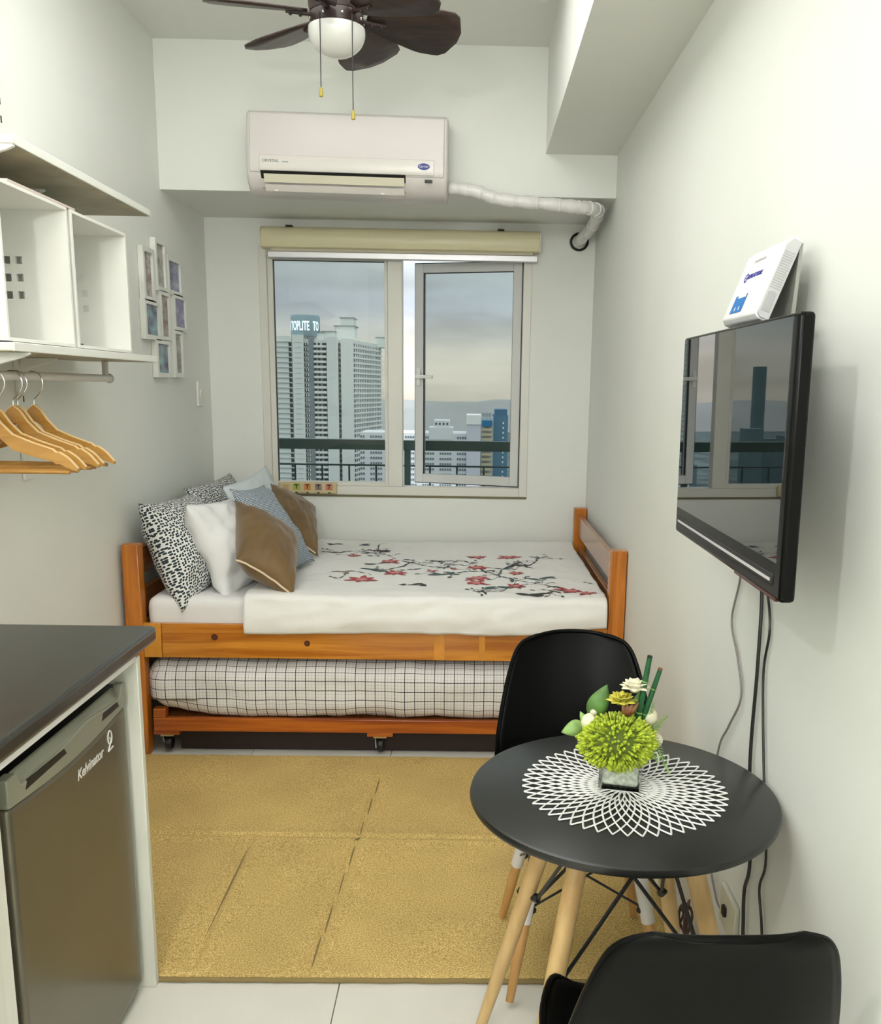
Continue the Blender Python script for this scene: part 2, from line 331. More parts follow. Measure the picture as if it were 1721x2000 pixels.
# wrapped refrigerant pipe
pp = thing('refrigerant_pipe', 'white tape wrapped pipe from the air conditioner into the wall', 'pipe', (1.6, F - 0.06, 2.36))
path = spline([(1.33, F - 0.07, 2.455), (1.45, F - 0.08, 2.440), (1.56, F - 0.075, 2.410), (1.75, F - 0.07, 2.396), (1.92, F - 0.06, 2.385), (2.00, F - 0.01, 2.388), (2.035, F + 0.12, 2.395), (2.04, F + 0.40, 2.375), (2.015, D - 0.08, 2.352), (2.008, D + 0.03, 2.345)], 9)
rr_ = [0.028 + 0.0022 * math.sin(i * 1.35) + 0.003 * nz3(i * 0.4, 3.3) for i in range(len(path))]
B().tube(path, rr_, 14).build('wrapped_hose', pm('wrap_tape', (0.74, 0.73, 0.71), 0.3, var=0.05, vs_=30, bump=0.3, bs=50), pp)
for i in range(6, len(path) - 12, 5):
    a = path[i]; t = (path[i + 1] - path[i - 1]).normalized()
    B().tube([a - t * 0.002, a + t * 0.002], 0.0315, 14).build('tape_turn', m_white, pp)
rg = [(2.012 + 0.045 * math.cos(a), D - 0.006, 2.348 + 0.042 * math.sin(a)) for a in [2 * PI * k / 24 for k in range(25)]]
B().tube(rg, 0.007, 8, False).build('wall_sleeve', m_black, pp)

# ------------------------------------------------------------------ ceiling fan
hx_, hy_, zb_ = 0.985, 3.25, 2.752
fan = thing('ceiling_fan', 'dark brown six blade ceiling fan with unlit white globe', 'ceiling fan', (hx_, hy_, ZC))
m_fan = pm('fan_brown', (0.028, 0.014, 0.011), 0.4, var=0.3, vs_=8)
m_fblade = wood('fan_blade_walnut', (0.016, 0.008, 0.007), (0.05, 0.026, 0.018), (3, 20, 20), 0.4)
B().lathe([(0.0, 0), (0.062, 0), (0.06, -0.03), (0.035, -0.06), (0.0, -0.062)], (hx_, hy_, ZC), 28).build('canopy', m_fan, fan)
B().lathe([(0.011, 0), (0.011, -0.2)], (hx_, hy_, ZC - 0.05), 14).build('downrod', m_fan, fan)
B().lathe([(0.0, 0.105), (0.03, 0.10), (0.075, 0.085), (0.092, 0.06), (0.092, 0.025), (0.088, 0.0), (0.0, 0.0)], (hx_, hy_, zb_ + 0.01), 32).build('motor_housing', m_fan, fan)
lk = B().lathe([(0.0, 0.022), (0.084, 0.02), (0.088, 0.0), (0.088, -0.028), (0.083, -0.034), (0.0, -0.034)], (hx_, hy_, zb_), 32).build('light_kit', m_fan, fan)
for a in (200, 250, 290, 340):
    a = math.radians(a); B().ball((hx_ + 0.0885 * math.cos(a), hy_ + 0.0885 * math.sin(a), zb_ - 0.012), 0.005, 8, 6).build('screw', m_chrome, lk)
gp = [(0.0, -0.120)] + [(0.094 * math.sin(t), -0.045 - 0.075 * math.cos(t)) for t in [PI * k / 20 for k in range(1, 12)]] + [(0.084, -0.033), (0.0, -0.033)]
B().lathe(gp, (hx_, hy_, zb_), 36).build('globe', pm('opal_glass', (0.80, 0.80, 0.77), 0.15), fan)
def blade(ang):
    b = B(); n = 14; k = 3
    def f(u, v):
        r = 0.10 + 0.32 * u
        wv = (0.032 + 0.075 * min(1, u * 1.6) ** 0.8)
        if u > 0.82: wv *= math.sqrt(max(0.0, 1 - ((u - 0.82) / 0.185) ** 2))
        s = (v - 0.5) * 2 * wv * 0.98
        z = -0.30 * s - 0.012 * u + 0.05 * s * s
        return Vector((r, s - 0.01 * u, z))
    b.grid(f, n, k)
    M_ = Matrix.Translation((hx_, hy_, zb_ + 0.004)) @ Matrix.Rotation(ang, 4, 'Z')
    b.v = [M_ @ p for p in b.v]
    o = b.build('blade', m_fblade, fan, solid=0.008)
    br = B(); br.tube([M_ @ Vector((0.075, 0, 0.0)), M_ @ Vector((0.11, 0, -0.004)), M_ @ Vector((0.165, 0, -0.006))], [0.010, 0.008, 0.006], 8)
    for q in (0.118, 0.150): br.ball(M_ @ Vector((q, 0, -0.011)), 0.0065, 8, 5)
    br.build('blade_bracket', m_fan, o)
for k in range(6): blade(math.radians(199 + 60 * k))
for x, y, zt, zbm in ((0.945, 3.158, 2.735, 2.483), (1.047, 3.165, 2.735, 2.418)):
    c = B().tube([(x, y, zt), (x, y, zbm + 0.025)], 0.0016, 6).build('pull_chain', m_wire, fan)
    B().lathe([(0.0, 0.03), (0.004, 0.028), (0.0075, 0.010), (0.0065, 0.002), (0.0, 0.0)], (x, y, zbm), 14).build('pull_bob', pm('brass_bob', (0.42, 0.33, 0.05), 0.35), c)
sk = thing('sprinkler_head', 'small sprinkler head on the ceiling beside the side beam', 'sprinkler', (1.70, 3.80, ZC))
B().lathe([(0.0, 0), (0.03, 0), (0.028, -0.006), (0.008, -0.01), (0.008, -0.035), (0.0, -0.036)], (1.70, 3.80, ZC), 16).build('escutcheon', m_chrome, sk)
B().lathe([(0.0, 0), (0.018, 0), (0.018, -0.003), (0.0, -0.003)], (1.70, 3.80, ZC - 0.04), 16).build('deflector', m_chrome, sk)

# ------------------------------------------------------------------ bed frame
m_pine = wood('orange_pine', (0.44, 0.135, 0.008), (0.70, 0.28, 0.028), (1.2, 20, 20), 0.25, coat=0.3)
m_pinev = wood('orange_pine_upright', (0.40, 0.115, 0.008), (0.60, 0.20, 0.02), (20, 20, 1.2), 0.25, coat=0.3)
m_piney = wood('orange_pine_endrail', (0.30, 0.10, 0.02), (0.42, 0.16, 0.04), (20, 1.2, 20), 0.22, coat=0.5)
m_knot = pm('pine_knot', (0.10, 0.022, 0.006), 0.4, coat=0.3)
m_pinel = pm('pine_pale_end', (0.66, 0.27, 0.025), 0.3, var=0.12, vs_=20, coat=0.3)
YB, YK = 3.636, 5.045
bed = thing('bed_frame', 'orange varnished pine double bed frame between the two walls', 'bed', (1.05, 4.34, 0))
for x0 in (0.020, 2.028):
    for y0 in (YB, YK - 0.06): box(x0, x0 + 0.068, y0, y0 + 0.06, 0, 0.915).build('post', m_pinev, bed, bev=0.004)
for x0, x1 in ((0.030, 0.052), (2.048, 2.070)):
    box(x0, x1, YB + 0.06, YK - 0.06, 0.765, 0.880).build('end_rail', m_piney, bed, bev=0.003)
    box(x0, x1, YB + 0.06, YK - 0.06, 0.590, 0.705).build('end_rail', m_piney, bed, bev=0.003)
    box(x0, x1, YB + 0.06, YK - 0.06, 0.440, 0.560).build('end_rail', m_piney, bed, bev=0.003)
fr_ = box(0.165, 2.028, YB + 0.004, YB + 0.029, 0.437, 0.583).build('side_rail', m_pine, bed, bev=0.003)
box(0.089, 0.163, YB + 0.004, YB + 0.029, 0.437, 0.583).build('rail_end_block', m_pinel, bed, bev=0.002)
box(0.089, 2.028, YK - 0.03, YK - 0.005, 0.437, 0.583).build('side_rail', m_pine, bed, bev=0.003)
for kx, kz, kr in ((0.385, 0.528, 0.014), (0.770, 0.505, 0.013)):
    k_ = B().lathe([(0.0, 0.0), (kr, 0.0), (kr, 0.0015), (0.0, 0.0015)], (kx, YB + 0.0025, kz), 16, 'y').build('wood_knot', m_knot, fr_)
box(1.30, 1.345, YB + 0.0022, YB + 0.0045, 0.439, 0.581).build('rail_patch', m_pinel, fr_)
box(1.49, 1.515, YB + 0.0022, YB + 0.0045, 0.439, 0.581).build('rail_patch', m_pinel, fr_)
s0 = None
for k in range(12):
    box(0.12 + k * 0.158, 0.12 + k * 0.158 + 0.07, YB + 0.03, YK - 0.03, 0.50, 0.518).build('slat', m_piney, bed)
# ------------------------------------------------------------------ mattress, duvet
m_sheet = pm('white_sheet', (0.80, 0.79, 0.78), 0.85, bump=0.4, bs=16, sheen=0.2)
def rbox_soft(x0, x1, y0, y1, z0, z1, r, n=(60, 40, 8), amp=0.004, freq=7.0, seed=0.0, uvs=False):
    b = bmesh.new(); bmesh.ops.create_cube(b, size=2.0)
    b.free()
    m = B(); cx, cy, cz = (x0 + x1) / 2, (y0 + y1) / 2, (z0 + z1) / 2; hx, hy, hz = (x1 - x0) / 2, (y1 - y0) / 2, (z1 - z0) / 2
    nx, ny, nzz = n
    def fix(p):
        q = Vector((max(-hx + r, min(hx - r, p.x)), max(-hy + r, min(hy - r, p.y)), max(-hz + r, min(hz - r, p.z))))
        d = p - q
        if d.length > 1e-9: d = d.normalized() * r
        out = q + d + Vector((cx, cy, cz))
        nn_ = d.normalized() if d.length > 0 else Vector((0, 0, 0))
        w = nz3(out.x * freq + seed, out.y * freq, out.z * freq) + 0.5 * nz3(out.x * freq * 2.3, out.y * freq * 2.3 + seed, out.z * freq * 2)
        return out + nn_ * amp * w
    def lin(a, k, n_): return -a + 2 * a * k / n_
    def face(fn, a, b_, uvf): 
        m.grid(lambda u, v: fix(fn(u, v)), a, b_, uvf if uvs else None)
    X = lambda u: -hx + 2 * hx * u; Y = lambda u: -hy + 2 * hy * u; Z = lambda u: -hz + 2 * hz * u
    face(lambda u, v: Vector((X(u), Y(v), hz)), nx, ny, lambda u, v: (x0 + 2 * hx * u, z1 + 2 * hy * v))
    face(lambda u, v: Vector((X(u), Y(v), -hz)), nx, ny, lambda u, v: (x0 + 2 * hx * u, z0 - 2 * hy * v))
    face(lambda u, v: Vector((X(u), -hy, Z(v))), nx, nzz, lambda u, v: (x0 + 2 * hx * u, z0 + 2 * hz * v))
    face(lambda u, v: Vector((X(u), hy, Z(v))), nx, nzz, lambda u, v: (x0 + 2 * hx * u, z0 + 2 * hz * v))
    face(lambda u, v: Vector((-hx, Y(u), Z(v))), ny, nzz, lambda u, v: (x0 - 2 * hy * u, z0 + 2 * hz * v))
    face(lambda u, v: Vector((hx, Y(u), Z(v))), ny, nzz, lambda u, v: (x1 + 2 * hy * u, z0 + 2 * hz * v))
    return m
def weld(o, d=0.0004):
    bm = bmesh.new(); bm.from_mesh(o.data); bmesh.ops.remove_doubles(bm, verts=bm.verts, dist=d); bmesh.ops.recalc_face_normals(bm, faces=bm.faces); bm.to_mesh(o.data); bm.free()
    o.data.polygons.foreach_set('use_smooth', [True] * len(o.data.polygons)); return o
mt = weld(rbox_soft(0.098, 2.022, YB + 0.034, YK - 0.036, 0.520, 0.688, 0.035, (70, 50, 8), 0.004, 9).build('mattress', m_sheet, None, (1.05, 4.34, 0.52), ang=180))
tag(mt, 'mattress under a plain white fitted sheet on the pine bed', 'mattress')
DX0, DX1 = 0.515, 2.020
def dtop(x, y):
    z = 0.7075 + 0.006 * nz3(x * 3.1, y * 2.6, 1.3) + 0.006 * nz3(x * 7, y * 5, 4.0) + 0.003 * nz3(x * 21, y * 13, 7)
    z += 0.006 * max(0, 1 - abs(y - 3.72) / 0.10)
    z += 0.02 * max(0.0, (y - 4.85) / 0.18) ** 1.5 * (0.6 + 0.4 * math.cos(x * 3))
    return z
def duv(u, v):
    x = DX0 + (DX1 - DX0) * u
    yb, yf, rad = 5.008, 3.660, 0.035
    Lt = yb - yf; La = rad * PI / 2
    hem = 0.553 - 0.006 * math.sin(x * 4.0) + 0.0 + 0.045 * max(0, (x - 1.55) / 0.46) ** 1.3 + 0.004 * nz3(x * 9, 2.2)
    Lf = 0.667 - hem; T = Lt + La + Lf; s = v * T
    if s < Lt:
        y = yb - s; return Vector((x, y, dtop(x, y)))
    zt = dtop(x, yf); wr = 0.010 * nz3(x * 5.5, s * 9, 3) + 0.007 * nz3(x * 11 + 5 + s * 9, s * 21, 9)
    if s < Lt + La:
        a = (s - Lt) / rad; return Vector((x, yf - rad * math.sin(a) - wr * math.sin(a), zt - rad + rad * math.cos(a)))
    q = (s - Lt - La) / Lf
    return Vector((x, yf - rad - wr - 0.008 * q - 0.010 * math.sin(q * PI), zt - rad - q * (zt - rad - hem)))
m_duvet = pm('white_duvet', (0.83, 0.82, 0.79), 0.85, bump=0.5, bs=14, sheen=0.2)
dv = B().grid(duv, 150, 150).build('duvet', m_duvet, None, (1.25, 4.3, 0.70), ang=180, solid=0.010)
if sum(p.normal.z for p in dv.data.polygons) < 0: dv.data.flip_normals()
tag(dv, 'white duvet embroidered with red flowers and dark branches on the bed', 'duvet')
def on_duvet(pts, h=0.0016): return [Vector((x, y, dtop(x, y) + h)) for x, y in pts]
BRN = [[(0.662, 4.697), (0.766, 4.65), (0.849, 4.684), (0.922, 4.635), (1.001, 4.614), (1.069, 4.49)], [(0.913, 4.634), (0.974, 4.693), (1.005, 4.78)], [(0.929, 4.218), (1.023, 4.202), (1.105, 4.276), (1.15, 4.397), (1.227, 4.33), (1.319, 4.29), (1.389, 4.365), (1.462, 4.3)], [(1.22, 4.475), (1.295, 4.441), (1.388, 4.463), (1.462, 4.371)], [(1.273, 4.11), (1.358, 4.159), (1.427, 4.198), (1.515, 4.204), (1.582, 4.088), (1.647, 4.01), (1.713, 3.974), (1.815, 3.903), (1.869, 3.868)], [(1.583, 4.109), (1.605, 4.264), (1.633, 4.289)], [(1.645, 4.36), (1.715, 4.318), (1.767, 4.416), (1.804, 4.543), (1.851, 4.598)], [(1.462, 3.771), (1.509, 3.745), (1.59, 3.814), (1.625, 3.872), (1.71, 3.935)], [(1.761, 3.735), (1.812, 3.773), (1.846, 3.8)], [(1.687, 4.484), (1.71, 4.388)], [(1.964, 3.982), (2.005, 3.94)], [(0.951, 4.775), (0.946, 4.90), (0.979, 4.94)], [(0.804, 4.038), (0.86, 4.001), (0.89, 4.149), (0.994, 4.071)]]
FLW = [(0.85, 4.561, 0.034), (1.04, 4.403, 0.046), (1.099, 4.133, 0.052), (0.959, 3.975, 0.054), (1.265, 4.196, 0.029), (1.481, 4.571, 0.041), (1.644, 4.567, 0.046), (1.48, 4.288, 0.045), (1.483, 4.049, 0.052), (1.475, 3.936, 0.046), (1.663, 4.157, 0.036), (1.65, 3.893, 0.036), (1.888, 3.814, 0.052), (1.946, 3.74, 0.034), (1.373, 4.248, 0.021)]
DRK = [(0.844, 4.883, 0.036, 'n'), (0.966, 4.72, 0.045, 'm'), (0.699, 4.902, 0.032, 'g'), (1.141, 4.47, 0.026, 'g'), (1.175, 4.226, 0.027, 'g'), (1.233, 3.906, 0.037, 'k'), (1.168, 3.902, 0.02, 'k'), (1.725, 4.035, 0.036, 'g'), (1.796, 4.081, 0.04, 'g'), (1.708, 3.714, 0.062, 'k'), (1.653, 4.351, 0.05, 'k'), (0.989, 4.361, 0.041, 'k'), (0.996, 4.214, 0.058, 'g'), (1.568, 3.869, 0.046, 'g'), (1.324, 4.135, 0.05, 'g'), (0.85, 4.125, 0.037, 'b')]
th_branch = pm('thread_dark', (0.05, 0.06, 0.065), 0.6); th_red = pm('thread_red', (0.42, 0.03, 0.04), 0.6, var=0.4, vs_=60); th_pink = pm('thread_pink', (0.62, 0.24, 0.22), 0.6, var=0.2, vs_=60)
th = {'n': pm('thread_navy', (0.035, 0.055, 0.11), 0.6), 'm': pm('thread_maroon', (0.09, 0.02, 0.035), 0.6), 'g': pm('thread_teal', (0.04, 0.095, 0.095), 0.6, var=0.4, vs_=70), 'k': pm('thread_black', (0.02, 0.022, 0.026), 0.6), 'b': pm('thread_tan', (0.30, 0.20, 0.15), 0.6)}
def ribbon(pts, w):
    P = spline([(x, y, 0) for x, y in pts], 7); b = B(); vs = []
    for i, p in enumerate(P):
        t = (P[min(i + 1, len(P) - 1)] - P[max(i - 1, 0)]).normalized(); n = Vector((-t.y, t.x, 0)); ww = w * (0.55 + 0.45 * math.sin(i * 1.9)) * (1 - 0.5 * i / len(P))
        for s_ in (-1, 1): q = p + n * s_ * ww; vs.append((q.x, q.y, dtop(q.x, q.y) + 0.0016))
    return b.add(vs, [(2 * i, 2 * i + 1, 2 * i + 3, 2 * i + 2) for i in range(len(P) - 1)])
for bb in BRN: ribbon(bb, 0.0075).build('embroidered_branch', th_branch, dv)
def petal(cx, cy, a, l, w, sag=0.0):
    n = 7; vs = []
    for i in range(n + 1):
        t = i / n; ww = w * math.sin(PI * min(1, t * 0.92 + 0.06)) ** 0.8
        for s_ in (-1, 1):
            x = cx + math.cos(a) * l * t - math.sin(a) * s_ * ww; y = cy + math.sin(a) * l * t + math.cos(a) * s_ * ww
            vs.append((x, y, dtop(x, y) + 0.0022 + sag))
    return vs, [(2 * i, 2 * i + 1, 2 * i + 3, 2 * i + 2) for i in range(n)]
for i, (x, y, r) in enumerate(FLW):
    b = B(); k = 7 if r > 0.03 else 4; a0 = random.random() * 6
    for q in range(k): b.add(*petal(x, y, a0 + q * 2 * PI / k + random.uniform(-.2, .2), r * 1.35 * random.uniform(.6, 1.2), r * 0.27))
    fo = b.build('embroidered_flower', th_red, dv)
    b = B()
    for q in range(k): b.add(*petal(x, y, a0 + 0.5 + q * 2 * PI / k, r * 0.6, r * 0.16, 0.0006))
    b.build('flower_centre', th_pink, fo)
for i, (x, y, r, c) in enumerate(DRK):
    b = B(); a0 = random.uniform(-0.5, 0.5)
    for q in range(4 if r > 0.03 else 3):
        a = a0 + random.choice((0, PI)) + random.uniform(-0.7, 0.7)
        b.add(*petal(x + random.uniform(-.3, .3) * r, y + random.uniform(-.4, .4) * r, a, r * random.uniform(1.0, 1.7), r * random.uniform(0.18, 0.32)))
    b.build('embroidered_leaf', th[c], dv)
for bb in BRN[:10]:
    for i in range(len(bb) - 1):
        for q in range(2):
            t = random.random(); x, y = bb[i][0] * (1 - t) + bb[i + 1][0] * t, bb[i][1] * (1 - t) + bb[i + 1][1] * t
            a = random.uniform(0, 6.28); l_ = random.uniform(0.04, 0.09)
            p2 = (min(2.0, x + math.cos(a) * l_ * 0.5 + 0.01), max(3.69, y + math.sin(a) * l_ * 0.7)); p3 = (min(2.0, x + math.cos(a + 0.5) * l_), max(3.69, y + math.sin(a + 0.5) * l_ * 1.3))
            ribbon([(x, y), p2, p3], 0.0035).build('embroidered_twig', th_branch, dv)
            b = B(); b.add(*petal(p3[0], p3[1], a, 0.028, 0.006)); b.build('embroidered_leaf', th[random.choice('gkgm')], dv)
lf = 0
for bb in BRN[:9]:                    # small sprigs along the branches
    for (x, y) in bb[1:-1:2]:
        b = B()
        for q in range(3): b.add(*petal(x, y, random.uniform(0, 6.28), random.uniform(.03, .06), 0.006))
        b.build('embroidered_leaf', th['g' if lf % 2 else 'k'], dv); lf += 1
# ------------------------------------------------------------------ trundle
m_redpine = wood('red_pine', (0.28, 0.05, 0.006), (0.50, 0.13, 0.012), (1.2, 20, 20), 0.3, coat=0.3)
tr = thing('trundle_bed', 'low reddish pine trundle bed on casters pushed under the bed', 'trundle bed', (1.06, 4.3, 0))
ty = YB + 0.012
box(0.108, 2.00, ty, ty + 0.025, 0.107, 0.166).build('front_rail', m_redpine, tr, bev=0.003)
box(0.108, 2.00, ty + 1.25, ty + 1.275, 0.107, 0.166).build('back_rail', m_redpine, tr, bev=0.003)
for x0 in (0.108, 1.975): box(x0, x0 + 0.025, ty + 0.025, ty + 1.25, 0.107, 0.166).build('end_rail', m_redpine, tr, bev=0.003)
box(0.108, 0.160, ty + 0.002, ty + 0.045, 0.166, 0.205).build('corner_block', m_redpine, tr, bev=0.003)
box(0.133, 1.975, ty + 0.025, ty + 1.25, 0.140, 0.150).build('base_board', m_piney, tr)
box(0.20, 1.975, ty + 0.062, ty + 0.074, 0.004, 0.107).build('shade_board', pm('underbed_shade', (0.018, 0.007, 0.005), 0.6), tr)  # dark board added to stand in for the shade under the bed
for cx in (0.16, 1.07, 1.93):
    for cy in (ty + 0.028, ty + 1.2):
        box(cx - 0.055, cx + 0.055, cy - 0.026, cy + 0.03, 0.090, 0.107).build('caster_block', m_redpine, tr, bev=0.002)
        cs = box(cx - 0.028, cx + 0.028, cy - 0.022, cy + 0.03, 0.082, 0.090).build('caster_plate', m_chrome, tr)
        B().prism([(cy - 0.014, 0.082), (cy + 0.016, 0.082), (cy + 0.02, 0.03), (cy + 0.008, 0.025)], 'x', cx - 0.022, cx - 0.018).build('caster_fork', m_chrome, cs)
        B().lathe([(0.0, -0.014), (0.026, -0.014), (0.030, -0.008), (0.030, 0.008), (0.026, 0.014), (0.0, 0.014)], (cx, cy + 0.008, 0.042), 20, 'x').build('caster_wheel', m_black, cs)
def gridcloth():
    m = bpy.data.materials.new('grid_cloth'); m.use_nodes = True; t = m.node_tree; b = t.nodes['Principled BSDF']
    uv = nn(t, 'ShaderNodeUVMap'); sp_ = nn(t, 'ShaderNodeSeparateXYZ'); t.links.new(uv.outputs[0], sp_.inputs[0])
    def line(out, period, width):
        a = nn(t, 'ShaderNodeMath', operation='DIVIDE'); a.inputs[1].default_value = period; t.links.new(out, a.inputs[0])
        fr = nn(t, 'ShaderNodeMath', operation='FRACT'); t.links.new(a.outputs[0], fr.inputs[0])
        lt = nn(t, 'ShaderNodeMath', operation='LESS_THAN'); lt.inputs[1].default_value = width / period; t.links.new(fr.outputs[0], lt.inputs[0]); return lt.outputs[0]
    def mx(a, b_):
        q = nn(t, 'ShaderNodeMath', operation='MAXIMUM'); t.links.new(a, q.inputs[0]); t.links.new(b_, q.inputs[1]); return q.outputs[0]
    bold = mx(line(sp_.outputs[0], 0.042, 0.0031), line(sp_.outputs[1], 0.042, 0.0031))
    thin = mx(line(sp_.outputs[0], 0.042 / 3, 0.0010), line(sp_.outputs[1], 0.042 / 3, 0.0010))
    c1 = nn(t, 'ShaderNodeMixRGB'); c1.inputs[1].default_value = (0.80, 0.78, 0.77, 1); c1.inputs[2].default_value = (0.42, 0.40, 0.40, 1); t.links.new(thin, c1.inputs[0])
    c2 = nn(t, 'ShaderNodeMixRGB'); c2.inputs[2].default_value = (0.02, 0.02, 0.025, 1); t.links.new(bold, c2.inputs[0]); t.links.new(c1.outputs[0], c2.inputs[1])
    t.links.new(c2.outputs[0], b.inputs['Base Color']); b.inputs['Roughness'].default_value = 0.85; return m
tm = weld(rbox_soft(0.085, 1.985, ty - 0.004, ty + 1.24, 0.158, 0.412, 0.085, (150, 60, 20), 0.015, 5.5, 3.0, True).build('trundle_mattress', gridcloth(), None, (1.06, 4.3, 0.16), ang=180), 0.0002)
for v in tm.data.vertices:            # sagging outline: rises at the left bottom, wavy hem
    wx = v.co.x + 1.06; wz = v.co.z + 0.16
    if wz < 0.24: v.co.z += 0.045 * max(0, 1 - (wx - 0.085) / 0.25) - 0.0 + 0.006 * math.sin(wx * 7)
    if v.co.y + 4.3 < ty + 0.06 and wz < 0.2: v.co.z = max(v.co.z, 0.0055)
tag(tm, 'trundle mattress in white and black grid cloth under the bed', 'mattress')

# ------------------------------------------------------------------ pillows
def pillow(name, c, t, mat, label, cat='pillow', n=34, pinch=0.07, wr=0.010, seed=0.0, flat=2.2):
    c = [Vector(p) for p in c]      # near-bottom, far-bottom, far-top, near-top
    ctr = sum(c, Vector()) / 4; nrm = (c[1] - c[0]).cross(c[3] - c[0]).normalized()
    wdt = (c[1] - c[0]).length; hgt = (c[3] - c[0]).length
    b = B()
    def pos(u, v, sgn):
        U, V = 2 * u - 1, 2 * v - 1
        U2 = U * (1 - pinch * (1 - V * V) * abs(U) ** 3); V2 = V * (1 - pinch * (1 - U * U) * abs(V) ** 3)
        s_, t_ = (U2 + 1) / 2, (V2 + 1) / 2
        p = c[0] * (1 - s_) * (1 - t_) + c[1] * s_ * (1 - t_) + c[2] * s_ * t_ + c[3] * (1 - s_) * t_
        h = (max(0, 1 - abs(U) ** flat) * max(0, 1 - abs(V) ** flat)) ** 0.55
        edge = min(1, 6 * min(1 - abs(U), 1 - abs(V)))
        w = wr * (nz3(U * 2.2 + seed, V * 2.2, sgn) + 0.7 * nz3(U * 5 + seed, V * 4 + seed, 3 + sgn)) * (0.3 + 0.7 * edge)
        w += wr * 0.9 * math.sin(9 * (U * 0.6 + V * 0.8) + 5 * nz3(U * 1.5 + seed, V * 1.5, 2)) * max(0, 0.55 - 0.5 * h) * min(1, edge)
        return p + nrm * (sgn * (t * 0.5 * h) + w * (1 if edge > 0 else 0))
    for sg in (1, -1): b.grid(lambda u, v: pos(u, v, sg), n, n, lambda u, v: (u * wdt + seed, v * hgt))
    lo = min(p.z for p in b.v)
    o = weld(b.build(name, mat, None, (ctr.x, ctr.y, lo), ang=180), 0.0003)
    return tag(o, label, cat), pos
def dotmat(name, base, ink, scale, thr, stretch=1.0, wob=0.0):
    m = bpy.data.materials.new(name); m.use_nodes = True; t = m.node_tree; b = t.nodes['Principled BSDF']
    uv = nn(t, 'ShaderNodeUVMap'); mp_ = nn(t, 'ShaderNodeMapping'); mp_.inputs['Scale'].default_value = (1, stretch, 1); t.links.new(uv.outputs[0], mp_.inputs[0])
    vo = nn(t, 'ShaderNodeTexVoronoi'); vo.voronoi_dimensions = '2D'; vo.inputs['Scale'].default_value = scale; vo.inputs['Randomness'].default_value = wob; t.links.new(mp_.outputs[0], vo.inputs['Vector'])
    lt = nn(t, 'ShaderNodeMath', operation='LESS_THAN'); lt.inputs[1].default_value = thr; t.links.new(vo.outputs['Distance'], lt.inputs[0])
    c = nn(t, 'ShaderNodeMixRGB'); c.inputs[1].default_value = (*base, 1); c.inputs[2].default_value = (*ink, 1); t.links.new(lt.outputs[0], c.inputs[0])
    t.links.new(c.outputs[0], b.inputs['Base Color']); b.inputs['Roughness'].default_value = 0.85; return m
m_dot = dotmat('dotted_cotton', (0.76, 0.76, 0.73), (0.012, 0.03, 0.04), 82, 0.37, 1.0, 0.6)
m_str = dotmat('fine_blue_check', (0.62, 0.66, 0.70), (0.07, 0.12, 0.17), 150, 0.42, 0.8, 0.15)
m_pw = pm('pillow_white', (0.80, 0.80, 0.80), 0.8, bump=0.5, bs=13); m_pw2 = pm('pillow_pale_blue', (0.70, 0.78, 0.80), 0.8)
m_brown = pm('bronze_satin', (0.165, 0.098, 0.036), 0.55, var=0.18, vs_=7, sheen=0.25, spec=0.35)
pillow('pillow', [(0.255, 3.640, 0.632), (0.33, 4.25, 0.70), (0.105, 4.32, 1.05), (0.070, 3.72, 1.075)], 0.25, m_dot, 'black dotted white pillow leaning on the bed post nearest the counter', seed=1.0)
pillow('pillow', [(0.28, 4.36, 0.70), (0.31, 4.98, 0.70), (0.115, 4.985, 1.085), (0.055, 4.36, 1.065)], 0.13, m_dot, 'black dotted white pillow in the window corner at the back', seed=4.0)
pillow('pillow', [(0.415, 3.72, 0.652), (0.52, 4.28, 0.705), (0.33, 4.32, 1.04), (0.250, 3.76, 1.068)], 0.22, m_pw, 'plain white pillow between the dotted pillow and bronze cushion', seed=7.0, wr=0.026)
pillow('pillow', [(0.44, 4.40, 0.705), (0.47, 4.97, 0.705), (0.315, 4.985, 1.125), (0.225, 4.41, 1.07)], 0.12, m_pw2, 'pale blue white pillow standing in the window corner', seed=9.0)
pillow('cushion', [(0.63, 3.95, 0.725), (0.69, 4.32, 0.725), (0.435, 4.40, 1.085), (0.365, 4.03, 1.105)], 0.12, m_str, 'fine blue checked cushion squeezed between two bronze cushions', 'cushion', seed=12.0)
def brown(c, t, label, seed, zip_):
    o, pos = pillow('cushion', c, t, m_brown, label, 'cushion', seed=seed, pinch=0.06, wr=0.008)
    pts = [pos(u / 24, 0.004, 1) for u in range(int(24 * zip_[0]), int(24 * zip_[1]) + 1)]
    ctr = ORG[o.name]
    zp = B().tube(pts, 0.0045, 7).build('zipper', pm('zip_cream', (0.72, 0.58, 0.42), 0.6), o)
    return o
brown([(0.482, 3.655, 0.852), (0.712, 3.675, 0.690), (0.668, 4.05, 0.885), (0.396, 4.0, 1.058)], 0.20, 'bronze satin cushion with pale zip nearest the front of the bed', 2.0, (0.04, 0.97))
brown([(0.50, 4.40, 0.845), (0.685, 4.45, 0.722), (0.615, 4.80, 0.93), (0.385, 4.76, 1.055)], 0.14, 'bronze satin cushion below the window near the socket strip', 6.0, (0.05, 0.95))

